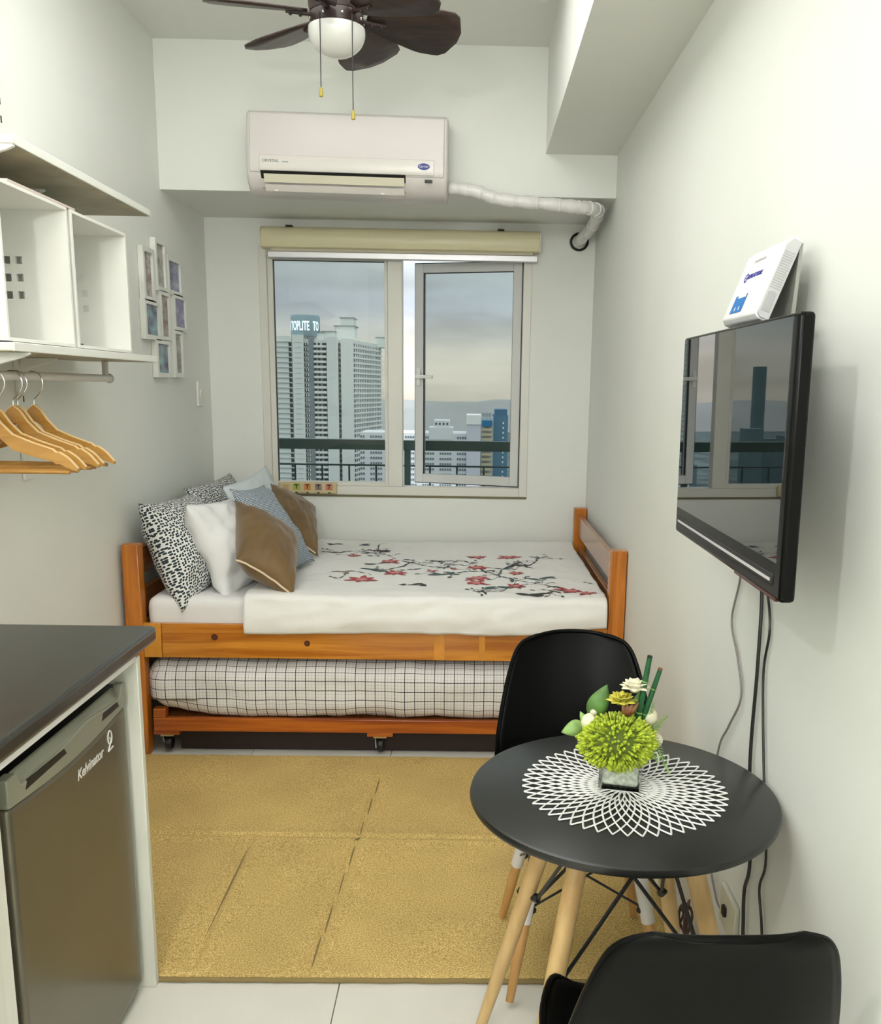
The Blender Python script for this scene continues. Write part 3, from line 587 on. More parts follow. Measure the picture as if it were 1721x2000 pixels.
# ------------------------------------------------------------------ rug
def crease(x, y, a, b, w):
    ax, ay = a; bx, by = b; t = max(0, min(1, ((x - ax) * (bx - ax) + (y - ay) * (by - ay)) / ((bx - ax) ** 2 + (by - ay) ** 2)))
    d = math.hypot(x - ax - t * (bx - ax), y - ay - t * (by - ay)); return math.exp(-(d / w) ** 2)
RX0, RX1, RY0, RY1 = 0.06, 2.062, 2.152, 3.63
def rugf(u, v):
    x = RX0 + (RX1 - RX0) * u; y = RY0 + (RY1 - RY0) * v
    z = 0.013 + 0.0015 * nz3(x * 4, y * 4)
    for a, b in (((0.06, 2.935), (2.06, 2.905)), ((1.095, 3.42), (1.025, 2.16)), ((0.697, 2.90), (0.706, 2.19))):
        z += 0.006 * crease(x, y, a, b, 0.035) - 0.018 * crease(x, y, a, b, 0.009)
    e = min(u, 1 - u, v * 0.7, (1 - v)) 
    z *= min(1, 0.35 + e * 120)
    y += 0.004 * nz3(x * 5, 0.3) * (1 if v < 0.02 else 0)
    return Vector((x, y, z))
def rugmat():
    m = bpy.data.materials.new('tan_pile'); m.use_nodes = True; t = m.node_tree; b = t.nodes['Principled BSDF']
    tcn = nn(t, 'ShaderNodeTexCoord'); n = nn(t, 'ShaderNodeTexNoise'); n.inputs['Scale'].default_value = 240; n.inputs['Detail'].default_value = 3; t.links.new(tcn.outputs['Object'], n.inputs['Vector'])
    n2 = nn(t, 'ShaderNodeTexNoise'); n2.inputs['Scale'].default_value = 3.5; t.links.new(tcn.outputs['Object'], n2.inputs['Vector'])
    r = nn(t, 'ShaderNodeValToRGB'); r.color_ramp.elements[0].position = 0.36; r.color_ramp.elements[1].position = 0.66
    r.color_ramp.elements[0].color = (0.50, 0.32, 0.10, 1); r.color_ramp.elements[1].color = (0.95, 0.72, 0.30, 1); t.links.new(n.outputs[0], r.inputs[0])
    mx = nn(t, 'ShaderNodeMixRGB', blend_type='MULTIPLY'); mx.inputs[0].default_value = 0.35; t.links.new(r.outputs[0], mx.inputs[1]); t.links.new(n2.outputs[0], mx.inputs[2])
    t.links.new(mx.outputs[0], b.inputs['Base Color']); b.inputs['Roughness'].default_value = 0.95; b.inputs['Specular IOR Level'].default_value = 0.1
    bp = nn(t, 'ShaderNodeBump'); bp.inputs['Strength'].default_value = 0.5; bp.inputs['Distance'].default_value = 0.004; t.links.new(n.outputs[0], bp.inputs['Height']); t.links.new(bp.outputs[0], b.inputs['Normal']); return m
rug = thing('rug', 'tan pile rug with fold creases covering the floor beside the bed', 'rug', (1.06, 2.9, 0))
B().grid(rugf, 200, 170).build('pile', rugmat(), rug, ang=180)
box(RX0, RX1, RY0 - 0.004, RY1, 0.0005, 0.004).build('backing', pm('rug_backing', (0.20, 0.15, 0.06), 0.9), rug)
B().tube([(RX0 + 0.02 * k, RY0 - 0.003 + 0.003 * nz3(k * 0.3, 1.1), 0.007 + 0.001 * nz3(k * .7, 0)) for k in range(0, 101)], 0.0065, 8).build('front_binding', pm('rug_binding', (0.26, 0.19, 0.075), 0.9), rug)

# ------------------------------------------------------------------ kitchen counter with fridge
m_cab = wood('white_ash_laminate', (0.66, 0.66, 0.58), (0.78, 0.78, 0.70), (14, 14, 0.8), 0.45)
m_top = pm('black_stone', (0.032, 0.031, 0.026), 0.26, var=0.2, vs_=60, spec=0.6)
ct = box(0.003, 0.642, 0.45, 2.258, 0.910, 0.952).build('countertop', m_top, None, (0.32, 1.35, 0.91), bev=0.012, seg=4)
tag(ct, 'dark grey stone countertop at the lower left above the fridge', 'countertop')
cb = thing('kitchen_cabinet', 'pale wood grain cabinet carcass around the small fridge', 'cabinet', (0.32, 1.35, 0))
box(0.01, 0.636, 2.126, 2.146, 0, 0.905).build('end_panel', m_cab, cb, bev=0.002)
box(0.01, 0.62, 1.448, 1.466, 0, 0.905).build('divider_panel', m_cab, cb, bev=0.001)
box(0.01, 0.61, 0.50, 1.446, 0.08, 0.90).build('body', m_cab, cb)
box(0.612, 0.636, 0.502, 1.462, 0.085, 0.893).build('door', m_cab, cb, bev=0.002)
box(0.60, 0.634, 1.468, 2.124, 0.897, 0.909).build('top_rail', m_white, cb)
box(0.01, 0.03, 1.468, 2.124, 0.0, 0.905).build('back_panel', m_cab, cb)
m_fr = pm('fridge_grey_steel', (0.17, 0.155, 0.115), 0.28, metal=0.55, var=0.06, vs_=3)
m_frs = pm('fridge_light_plastic', (0.27, 0.27, 0.21), 0.35)
fg = thing('mini_fridge', 'dark grey mini fridge with scooped handle under the counter', 'fridge', (0.35, 1.83, 0.0))
FY0, FY1, FX = 1.535, 2.100, 0.612
box(0.06, 0.555, FY0 + 0.005, FY1 - 0.005, 0.02, 0.862).build('body', pm('fridge_black', (0.012, 0.012, 0.012), 0.5), fg, bev=0.006)
ns = 32
low = [(FY0 + (FY1 - FY0) * k / ns, 0.795 - 0.018 * math.sin(PI * k / ns)) for k in range(ns + 1)]
dpoly = [(FY0, 0.035), (FY1, 0.035)] + low[::-1]
door = B().prism(dpoly, 'x', 0.562, FX).build('door', m_fr, fg, bev=0.012, seg=4)
# handle: pale cap along the top edge with two scooped openings
top = []
for k in range(ns + 1):
    t = k / ns; z = 0.852
    if 0.08 < t < 0.95: z = 0.822 + 0.014 * math.exp(-((t - 0.62) / 0.16) ** 2)
    top.append((FY0 + (FY1 - FY0) * t, z))
hd = B().prism(low + top[::-1], 'x', 0.590, FX + 0.002).build('handle', m_frs, fg, bev=0.004, seg=3)
box(0.562, 0.590, FY0, FY1, 0.795, 0.845).build('handle_recess', m_black, fg)
sc_ = B()
def scoop(u, v):
    y = FY0 + 0.05 + (FY1 - FY0 - 0.08) * u; t = (y - FY0) / (FY1 - FY0); g = 0.014 * math.exp(-((t - 0.62) / 0.16) ** 2); return Vector((0.5925 + 0.018 * v, y, 0.821 + g + (1 - v) * (0.026 - g)))
sc_.grid(scoop, 20, 4); sc_.build('handle_lip', m_frs, hd, solid=0.003)
for a, b_ in ((0.11, 0.42), (0.74, 0.92)):
    ya, yb = FY0 + (FY1 - FY0) * a, FY0 + (FY1 - FY0) * b_
    B().prism([(ya, 0.806), (yb, 0.806), (yb - 0.01, 0.820), (ya + 0.01, 0.822)], 'x', FX - 0.006, FX + 0.0026).build('finger_slot', m_black, hd)
box(0.575, 0.600, FY0 + 0.004, FY1 - 0.004, 0.012, 0.033).build('kick_plate', pm('fridge_kick', (0.25, 0.25, 0.2), 0.4), fg, bev=0.004)
lt = pm('silver_letter', (0.85, 0.82, 0.78), 0.25)
tx = text('lettering', 'Kelvinator', 0.034, lt, door, (FX + 0.0012, 1.815, 0.723), (0, 1, 0.0), (0, 0.22, 1), xs=0.95, bold=0.0004)
em = B(); 
em.tube([(FX + 0.0015, 1.992 + 0.011 * math.cos(a), 0.752 + 0.016 * math.sin(a)) for a in [2 * PI * k / 20 for k in range(21)]], 0.0016, 6, False)
em.tube([(FX + 0.0015, 1.980, 0.722), (FX + 0.0015, 1.996, 0.742), (FX + 0.0015, 1.992, 0.752)], 0.0016, 6); em.tube([(FX + 0.0015, 1.980, 0.722), (FX + 0.0015, 2.008, 0.724)], 0.0016, 6)
em.build('emblem', lt, door)
for dx, dy in ((0.1, 0.06), (0.1, 0.5), (0.5, 0.06), (0.5, 0.5)): B().lathe([(0.018, 0.0), (0.018, 0.022)], (0.06 + dx * 0.9, FY0 + dy, 0.0), 12).build('foot', m_black, fg)

# ------------------------------------------------------------------ wall shelves on the left
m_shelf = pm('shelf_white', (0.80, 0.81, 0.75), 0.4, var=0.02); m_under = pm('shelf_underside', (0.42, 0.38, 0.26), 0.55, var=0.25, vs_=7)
def shelf(name, z, label, y0, y1, xf, ext=0.0):
    t = thing(name, label, 'shelf', (0.15, (y0 + y1) / 2, z))
    box(0.022, xf - 0.006, y0 + 0.004 - ext, y1, z + 0.0025, z + 0.022).build('board', m_shelf, t)
    box(xf - 0.006, xf, y0 - ext, y1, z, z + 0.0225).build('front_edge', m_shelf, t, bev=0.002)
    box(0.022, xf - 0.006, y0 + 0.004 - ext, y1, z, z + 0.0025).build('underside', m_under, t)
    for yb, xb in ((y0 + 0.008, xf), (2.945, 0.13)):
        B().prism([(0.012, z - 0.085 * xb / xf), (0.03, z - 0.085 * xb / xf), (xb - 0.02, z - 0.014), (xb - 0.002, z - 0.006), (xb - 0.002, z + 0.0), (0.012, z + 0.0)], 'y', yb - 0.007, yb + 0.007).build('bracket', m_shelf, t, bev=0.002)
    return t
s1 = shelf('wall_shelf', 2.143, 'empty upper white wall shelf with a dark underside', 2.405, 3.375, 0.300)
s2 = shelf('wall_shelf', 1.638, 'lower white wall shelf carrying the two open boxes', 2.405, 3.372, 0.300, 0.075)
for nm, ky, kz in (('sticker', 2.50, 0), ('sticker', 2.75, 1)):
    box(0.06, 0.16, ky, ky + 0.14, 1.6374, 1.638).build(nm, pm('label_paper', (0.55, 0.5, 0.38), 0.7), s2)
mk = pm('label_ink', (0.03, 0.03, 0.03), 0.6)
for k in range(5): box(0.07 + 0.018 * k, 0.078 + 0.018 * k, 2.51, 2.60, 1.637, 1.6375).build('sticker_print', mk, s2)
up = []
for yy in (2.945,):
    u_ = thing('wall_upright', 'white slotted shelf upright screwed to the left wall', 'shelf upright', (0.006, yy, 1.2))
    box(0.0005, 0.012, yy - 0.026, yy + 0.026, 1.25, 2.452).build('channel', m_shelf, u_, bev=0.002)
    for k in range(22): box(0.0118, 0.0124, yy - 0.004, yy + 0.004, 1.29 + k * 0.052, 1.31 + k * 0.052).build('slot', m_black, u_)
def storage_box(label, y0, y1, cols):
    x0, x1, z0, z1, w = 0.03, 0.283, 1.6635, 2.052, 0.009
    t = thing('storage_box', label, 'box', ((x0 + x1) / 2, (y0 + y1) / 2, z0), 'open white boxes on the lower shelf')
    box(x0, x1, y0, y1, z0, z0 + w).build('bottom', m_wlam, t, bev=0.001); box(x0, x1, y0, y1, z1 - w, z1).build('top', m_wlam, t, bev=0.001)
    box(x0, x0 + w, y0 + w, y1 - w, z0 + w, z1 - w).build('back', m_wlam, t)
    # sides with square hand holes: built from strips around the openings
    for ya in (y0, y1 - w):
        b = B(); hs, gap = 0.019, 0.0165; zc = [1.905 - k * (0.0485) for k in range(3)]; xc = cols
        xs = sorted([x0] + [q for c_ in xc for q in (c_ - hs / 2, c_ + hs / 2)] + [x1])
        zs = sorted([z0 + w] + [q for c_ in zc for q in (c_ - hs / 2 - 0.001, c_ + hs / 2 + 0.001)] + [z1 - w])
        for i in range(len(xs) - 1):
            for j in range(len(zs) - 1):
                if i % 2 == 1 and j % 2 == 1: continue
                b.box(xs[i], xs[i + 1], ya, ya + w, zs[j], zs[j + 1])
        b.build('side_panel', m_wlam, t, smooth=False)
    return t
storage_box('open white storage box at the near end of the lower shelf', 2.338, 2.728, [0.106, 0.140])
storage_box('open white storage box at the window end of the lower shelf', 2.752, 3.172, [0.139])
tag(box(0.06, 0.281, 2.40, 2.79, 2.053, 2.060).build('cardboard_sheet', pm('pinkish_board', (0.62, 0.54, 0.48), 0.7), None, (0.17, 2.6, 2.053), bev=0.001), 'thin pinkish board lying on top of the near storage box', 'board')
tag(box(0.135, 0.185, 2.99, 3.02, 1.673, 1.686).build('phone_charger', m_black, None, (0.16, 3.0, 1.673), bev=0.003), 'small black charger lying inside the far storage box', 'charger')
# hanging rod
rd = thing('clothes_rod', 'white clothes rod slung under the lower wall shelf', 'rod', (0.17, 2.83, 1.56))
B().tube([(0.17, 2.30, 1.578), (0.17, 3.245, 1.578)], 0.0125, 18).build('tube', pm('rod_white', (0.68, 0.65, 0.60), 0.3), rd)
B().ball((0.17, 3.248, 1.578), (0.0165, 0.012, 0.0165), 16, 10).build('end_cap', pm('rod_cap', (0.5, 0.49, 0.45), 0.3), rd)
for y in (2.36, 3.215):
    box(0.163, 0.177, y - 0.012, y + 0.012, 1.585, 1.638).build('hanger_strap', pm('rod_cap', (0.5, 0.49, 0.45), 0.3), rd, bev=0.002)
# wooden hangers
m_hang = wood('hanger_beech', (0.36, 0.165, 0.03), (0.50, 0.26, 0.06), (2, 14, 14), 0.3, coat=0.2)  # wood darkened to stand for faces turned away from the light
m_hang_lit = pm('hanger_edge_lit', (0.74, 0.52, 0.26), 0.35)  # paler strip carries the light from above in its colour
def hanger_proto():
    t = thing('clothes_hanger', '', 'hanger', (0, 0, 0), 'wooden hangers on the rod')
    up_, dn = [], []
    n = 50
    for k in range(n + 1):
        u = -1 + 2 * k / n; x = u * 0.228; a = abs(u)
        K = [(0, 0), (0.07, 0.07), (0.16, 0.27), (0.28, 0.45), (0.5, 0.58), (0.72, 0.685), (0.76, 0.735), (0.80, 0.735), (0.90, 0.83), (1.0, 1.0)]
        for (a0, d0), (a1, d1) in zip(K, K[1:]):
            if a0 <= a <= a1 + 1e-9: dd = d0 + (d1 - d0) * (a - a0) / (a1 - a0); break
        z = -0.082 - 0.160 * dd
        h = 0.046 - 0.020 * a if a < 0.9 else 0.026 - 0.018 * (a - 0.9) / 0.1
        up_.append((x, z)); dn.append((x, z - h))
    b = B(); tk = 0.0065
    for k in range(n):
        b.prism([up_[k], up_[k + 1], dn[k + 1], dn[k]], 'y', -tk, tk)
    sh = b.build('shoulder', m_hang, t, smooth=False); weld(sh, 0.0003); sh.data.polygons.foreach_set('use_smooth', [False] * len(sh.data.polygons))
    e = B()
    for k in range(n): e.prism([up_[k], up_[k + 1], (up_[k + 1][0], up_[k + 1][1] + 0.0022), (up_[k][0], up_[k][1] + 0.0022)], 'y', -tk + 0.0004, tk - 0.0004)
    e.build('lit_top_edge', m_hang_lit, t, smooth=False)
    B().tube([(-0.205, 0, -0.252), (0.205, 0, -0.252)], 0.0055, 10).build('trouser_bar', m_hang, t)
    hk = [(0.030 * math.cos(a) , 0, -0.016 + 0.030 * math.sin(a)) for a in [math.radians(q) for q in range(170, -50, -15)]] 
    hk = [(-p[0], 0, p[2]) for p in hk][::-1]
    pts = spline([(0, 0, -0.088), (0, 0, -0.070), (0.004, 0, -0.062), (0.018, 0, -0.048), (0.028, 0, -0.030), (0.029, 0, -0.012), (0.020, 0, 0.006), (0.002, 0, 0.014), (-0.016, 0, 0.008), (-0.026, 0, -0.006)], 4)
    B().tube(pts, 0.0017, 8).build('hook', m_chrome, t)
    return t
hp = hanger_proto()
hl = ['beech hanger at the front of the row, nearest the camera', 'second beech hanger from the front of the rod', 'third beech hanger from the front of the rod', 'fourth beech hanger from the front of the rod', 'last beech hanger on the rod, nearest the window']
for i, (y, a) in enumerate(((2.415, 2), (2.462, 3), (2.560, -1), (2.586, 1), (2.682, -3))):
    if i == 0: h = hp
    else:
        h = hp.copy(); col.objects.link(h)
        for ch in hp.children:
            c = ch.copy(); col.objects.link(c); c.parent = h
    h.location = (0.170, y, 1.5785); h.rotation_euler = (0, 0, math.radians(a)); h['label'] = hl[i]
# ------------------------------------------------------------------ photo collage
pf = thing('photo_collage', 'white collage of eight joined photo frames on the left wall', 'picture frame', (0.0, 4.35, 1.9))
m_pf = pm('photo_frame_white', (0.78, 0.79, 0.74), 0.4)
def photomat(k, cs):
    m = bpy.data.materials.new('photo_print_%s' % 'abcdefgh'[k]); m.use_nodes = True; t = m.node_tree; b = t.nodes['Principled BSDF']
    tcn = nn(t, 'ShaderNodeTexCoord'); mp_ = nn(t, 'ShaderNodeMapping'); mp_.inputs['Scale'].default_value = (1, 9, 14); mp_.inputs['Location'].default_value = (k, k * 2.3, k); t.links.new(tcn.outputs['Object'], mp_.inputs[0])
    n = nn(t, 'ShaderNodeTexNoise'); n.inputs['Scale'].default_value = 1.4; n.inputs['Detail'].default_value = 4; t.links.new(mp_.outputs[0], n.inputs['Vector'])
    r = nn(t, 'ShaderNodeValToRGB'); r.color_ramp.elements[0].position = 0.32; r.color_ramp.elements[1].position = 0.68
    r.color_ramp.elements[0].color = (*cs[0], 1); r.color_ramp.elements[1].color = (*cs[2], 1); e = r.color_ramp.elements.new(0.5); e.color = (*cs[1], 1)
    t.links.new(n.outputs[0], r.inputs[0]); t.links.new(r.outputs[0], b.inputs['Base Color']); b.inputs['Roughness'].default_value = 0.15; return m
GRY = ((0.12, 0.11, 0.10), (0.33, 0.31, 0.28), (0.52, 0.50, 0.46)); RED = ((0.17, 0.06, 0.05), (0.33, 0.28, 0.24), (0.55, 0.52, 0.46)); BLU = ((0.05, 0.06, 0.12), (0.18, 0.20, 0.34), (0.38, 0.42, 0.52)); VIO = ((0.13, 0.12, 0.27), (0.20, 0.19, 0.38), (0.33, 0.32, 0.50)); TEA = ((0.05, 0.06, 0.12), (0.16, 0.22, 0.30), (0.20, 0.42, 0.40))
PH = [(4.082, 4.178, 1.937, 2.124, RED, 0), (4.243, 4.345, 1.996, 2.181, GRY, 0.0), (4.404, 4.565, 1.997, 2.129, BLU, 0), (4.072, 4.226, 1.774, 1.904, TEA, 0), (4.277, 4.375, 1.777, 1.960, RED, 0), (4.467, 4.620, 1.832, 1.963, VIO, 0), (4.198, 4.348, 1.611, 1.740, TEA, 0), (4.449, 4.544, 1.614, 1.797, GRY, 0)]
for k, (y0, y1, z0, z1, cs, _) in enumerate(PH):
    w = 0.021; b = B()
    b.box(0.001, 0.026, y0 - w, y0, z0 - w, z1 + w); b.box(0.001, 0.026, y1, y1 + w, z0 - w, z1 + w); b.box(0.001, 0.026, y0, y1, z0 - w, z0); b.box(0.001, 0.026, y0, y1, z1, z1 + w)
    fo = b.build('frame', m_pf, pf, bev=0.0012, seg=1)
    box(0.001, 0.016, y0, y1, z0, z1).build('photo', photomat(k, cs), fo)
sw_ = thing('wall_switch', 'white chime switch on the left wall near the window corner', 'switch', (0.0, 4.855, 1.45))
box(0.0005, 0.012, 4.815, 4.895, 1.448, 1.578).build('plate', m_white, sw_, bev=0.003)
B().lathe([(0.0, 0.0), (0.026, 0.0), (0.024, 0.005), (0.0, 0.006)], (0.012, 4.86, 1.51), 20, 'x').build('button', m_cream, sw_)
# ------------------------------------------------------------------ socket strip on the window sill
m_strip = pm('strip_beige', (0.58, 0.48, 0.28), 0.35)
px_ = thing('socket_strip', 'beige extension strip with four coloured sockets below the window pane', 'power strip', (0.53, D - 0.02, 0.965))
box(0.365, 0.692, D - 0.040, D - 0.008, 0.967, 1.032).build('body', m_strip, px_, bev=0.010, seg=3)
for k, (cname, c) in enumerate((('socket_green', (0.35, 0.42, 0.06)), ('socket_orange', (0.55, 0.22, 0.05)), ('socket_mauve', (0.28, 0.20, 0.19)), ('socket_red', (0.55, 0.18, 0.10)))):
    x = 0.468 + k * 0.061
    so = box(x - 0.019, x + 0.019, D - 0.0425, D - 0.039, 0.990, 1.026).build('socket', pm(cname, c, 0.4), px_, bev=0.002)
    box(x - 0.010, x + 0.010, D - 0.0435, D - 0.042, 1.015, 1.022).build('socket_hole', m_black, so); box(x - 0.0025, x + 0.0025, D - 0.0435, D - 0.042, 0.996, 1.015).build('socket_hole', m_black, so)
    box(x - 0.007, x + 0.007, D - 0.0435, D - 0.039, 0.972, 0.978).build('socket_switch', m_black, px_)
box(0.395, 0.425, D - 0.0425, D - 0.039, 0.985, 1.02).build('master_switch', pm('amber_switch', (0.50, 0.36, 0.16), 0.4), px_, bev=0.002)

# ------------------------------------------------------------------ television on the right wall
TX, TY0, TY1, TZ0, TZ1 = 1.936, 1.372, 2.112, 1.240, 1.686
tv = thing('television', 'black flat television hung on the right wall reflecting the window', 'television', (2.0, (TY0 + TY1) / 2, TZ0))
m_gloss = pm('black_gloss', (0.003, 0.003, 0.003), 0.25, spec=0.12); m_screen = pm('screen_glass', (0.004, 0.005, 0.005), 0.012, spec=1.0, ior=2.4)
box(TX, TX + 0.026, TY0, TY1, TZ0, TZ1).build('bezel', m_gloss, tv, bev=0.007, seg=3)
box(TX - 0.0008, TX + 0.01, TY0 + 0.024, TY1 - 0.010, TZ0 + 0.060, TZ1 - 0.006).build('screen', m_screen, tv)
B().prism([(TX + 0.024, TZ0 + 0.05), (TX + 0.06, TZ0 + 0.08), (TX + 0.06, TZ1 - 0.12), (TX + 0.024, TZ1 - 0.06)], 'y', TY0 + 0.10, TY1 - 0.10).build('back_shell', m_black, tv, bev=0.008)
sb = box(TX - 0.002, TX + 0.004, TY0 + 0.035, TY1 - 0.025, TZ0 + 0.020, TZ0 + 0.040).build('speaker_slot', m_black, tv, bev=0.003)
box(TX - 0.0032, TX + 0.001, TY0 + 0.045, TY1 - 0.035, TZ0 + 0.0275, TZ0 + 0.0325).build('slot_reflection', pm('reflection_silver', (0.75, 0.74, 0.76), 0.3, metal=0.4), sb)  # white reflection along the slot built as a silver strip
box(TX + 0.0, TX + 0.02, TY0 + 0.02, TY0 + 0.25, TZ0 - 0.002, TZ0 + 0.006).build('indicator_lip', pm('dark_red_acrylic', (0.05, 0.002, 0.002), 0.25), tv, bev=0.002)
tb = B(); tb.box(2.085, 2.0995, 1.78, 1.92, 1.38, 1.54); tb.box(2.0, 2.09, 1.81, 1.87, 1.43, 1.49); tb.box(1.985, 2.002, 1.66, 1.90, 1.36, 1.56); tb.box(1.955, 2.075, 1.70, 2.02, 1.683, 1.689); tb.box(2.06, 2.075, 1.84, 1.87, 1.55, 1.685)
tb.build('wall_mount', m_black, tv)
tv.rotation_euler = (0, math.radians(-0.5), 0)
# router leaning on the wall above the television
def rpt(s, t): # s along the leaning slab (0 bottom .. 1 top), t thickness toward the room
    a = math.radians(69.5); bx, bz = 2.008, 1.6905
    return (bx + s * math.cos(a) * 0.158 - t * math.sin(a), bz + s * math.sin(a) * 0.158 + t * math.cos(a) + 0.006)
rt = thing('wifi_router', 'white router box leaning on the wall above the television', 'router', (2.04, 1.86, 1.69))
m_rt = pm('router_white', (0.84, 0.84, 0.86), 0.35); m_rg = pm('router_grey', (0.52, 0.52, 0.53), 0.4); m_rg2 = pm('router_rib', (0.40, 0.40, 0.41), 0.4)
RYN, RYF = 1.752, 1.985
prof = [rpt(0, 0), rpt(1.0, 0), rpt(1.03, 0.010), rpt(1.0, 0.022), rpt(0.92, 0.031), rpt(0.05, 0.031), rpt(0.0, 0.022)]
B().prism(prof, 'y', RYN + 0.004, RYF).build('body', m_rt, rt, bev=0.003)
sd = B().prism([rpt(0.02, 0.002), rpt(0.98, 0.002), rpt(0.99, 0.018), rpt(0.90, 0.028), rpt(0.06, 0.028), rpt(0.02, 0.02)], 'y', RYN, RYN + 0.005).build('side_grille', m_rg, rt, bev=0.001)
for k in range(16):
    s_ = 0.38 + k * 0.029
    B().prism([rpt(s_, 0.005), rpt(s_ + 0.012, 0.005), rpt(s_ + 0.012, 0.026), rpt(s_, 0.026)], 'y', RYN - 0.001, RYN + 0.001).build('vent_rib', m_rg2, sd)
B().prism([rpt(0.10, 0.007), rpt(0.33, 0.007), rpt(0.35, 0.015), rpt(0.33, 0.024), rpt(0.10, 0.024)], 'y', RYN - 0.0008, RYN + 0.001).build('side_recess', m_rg2, sd)
B().prism([(2.052, 1.6965), (2.060, 1.6965), (2.066, 1.842), (2.060, 1.842)], 'y', RYN + 0.01, RYF).build('support_leg', pm('router_back', (0.30, 0.30, 0.27), 0.5), rt)
a62 = math.radians(69.5); up_r = (math.cos(a62), 0, math.sin(a62)); m_blue = pm('print_blue', (0.01, 0.015, 0.30), 0.4)
# front face: text reads from the far side to the near side
def rface(s, y): 
    p = rpt(s, 0.0316); return (p[0], y, p[1])
text('lettering', 'GLOBE AT HOME', 0.0125, m_blue, rt, rface(0.585, 1.925), (0, -1, 0), up_r, bold=0.0003)
text('lettering', 'G', 0.028, m_blue, rt, rface(0.545, 1.943), (0, -1, 0), up_r)
text('lettering', 'postpaid plan home wifi', 0.0070, pm('print_grey', (0.5, 0.42, 0.42), 0.5), rt, rface(0.80, 1.915), (0, -1, 0), up_r)
def rquad(s0, s1, y0, y1, e): return B().add([(rpt(s0, e)[0], y0, rpt(s0, e)[1]), (rpt(s0, e)[0], y1, rpt(s0, e)[1]), (rpt(s1, e)[0], y1, rpt(s1, e)[1]), (rpt(s1, e)[0], y0, rpt(s1, e)[1])], [(0, 1, 2, 3)])
rquad(0.12, 0.36, 1.865, 1.945, 0.0318).build('sticker', pm('sticker_blue', (0.01, 0.18, 0.55), 0.4), rt)
for y in (1.885, 1.912): rquad(0.15, 0.20, y, y + 0.007, 0.0322).build('sticker_mark', m_rt, rt)
rquad(0.32, 0.38, 1.870, 1.925, 0.0322).build('sticker_mark', m_rt, rt)
# ------------------------------------------------------------------ cables, outlet
def cable(name, pts, r, mat, label, x=None):
    o = B().tube(spline(pts, 8), r, 8).build(name, mat, None, pts[-1]); return tag(o, label, 'cable')
m_gc = pm('grey_cable', (0.22, 0.20, 0.19), 0.5)
cable('power_cord', [(2.02, 2.02, 1.30), (2.06, 2.075, 1.22), (2.092, 2.086, 1.145), (2.092, 2.13, 1.018), (2.092, 2.06, 0.94), (2.092, 2.014, 0.86), (2.092, 2.09, 0.76), (2.092, 2.167, 0.66), (2.092, 2.20, 0.45), (2.092, 2.183, 0.36), (2.090, 2.10, 0.30), (2.092, 2.06, 0.285), (2.089, 2.005, 0.312)], 0.0028, m_gc, 'thin grey cord winding from the television down to the outlet')
cable('television_cable', [(2.02, 1.92, 1.30), (2.07, 1.922, 1.22), (2.090, 1.920, 1.143), (2.090, 1.908, 0.971), (2.090, 1.909, 0.74), (2.090, 1.858, 0.528), (2.090, 1.880, 0.441), (2.090, 1.870, 0.357), (2.090, 1.84, 0.2), (2.085, 1.87, 0.006)], 0.0042, m_wire, 'thick straight black cable hanging below the television')
cable('antenna_cable', [(2.02, 1.88, 1.30), (2.07, 1.889, 1.22), (2.092, 1.889, 1.144), (2.092, 1.854, 1.068), (2.092, 1.872, 0.96), (2.092, 1.823, 0.766), (2.092, 1.765, 0.586), (2.092, 1.79, 0.50), (2.092, 1.755, 0.42), (2.092, 1.72, 0.25), (2.085, 1.78, 0.005)], 0.0030, m_wire, 'thin wavy black cable beside the thick one below the television')
ol = thing('wall_outlet', 'cream wall outlet low on the right wall behind the table', 'outlet', (W, 1.985, 0.26))
box(2.088, 2.0995, 1.925, 2.05, 0.262, 0.362).build('plate', pm('outlet_cream', (0.66, 0.64, 0.52), 0.35), ol, bev=0.003)
box(2.080, 2.089, 1.990, 2.012, 0.300, 0.325).build('plug', m_black, ol, bev=0.002)
cw = []
for k in range(120):
    a = k * 0.30; cw.append((2.055 + 0.012 * math.sin(k * 0.5), 2.235 + 0.032 * math.cos(a) + 0.006 * nz3(k * .2, 1), 0.13 + 0.055 * math.sin(a) + 0.015 * nz3(k * .13, 5) - 0.0001 * k))
cw += [(2.06, 2.24, 0.05), (2.06, 2.25, 0.006)]
tag(B().tube(cw, 0.0036, 6).build('coiled_cord', pm('brown_cord', (0.10, 0.05, 0.035), 0.45), None, (2.055, 2.235, 0.0)), 'brown coiled cord bundle by the right wall behind the table', 'cable')

# ------------------------------------------------------------------ round table
TCX, TCY, TTZ, TR = 1.772, 1.742, 0.75, 0.318
m_beech = wood('leg_beech', (0.48, 0.30, 0.12), (0.66, 0.45, 0.20), (10, 10, 1.4), 0.4)
m_ttop = pm('table_black', (0.012, 0.0125, 0.011), 0.33, spec=0.55, var=0.1, vs_=3)
tbl = thing('dining_table', 'small round black table on splayed beech legs', 'table', (TCX, TCY, 0))
B().lathe([(0.0, -0.022), (TR - 0.012, -0.022), (TR - 0.003, -0.018), (TR, -0.011), (TR - 0.002, -0.003), (TR - 0.008, 0.0), (0.0, 0.0)], (TCX, TCY, TTZ), 96).build('tabletop', m_ttop, tbl)
LA = [math.radians(a) for a in (140.5, 230.5, 320.5, 50.5)]
def lpt(a, z):
    r = 0.142 + (0.725 - z) / 0.725 * 0.226; return Vector((TCX + r * math.cos(a), TCY + r * math.sin(a), z))
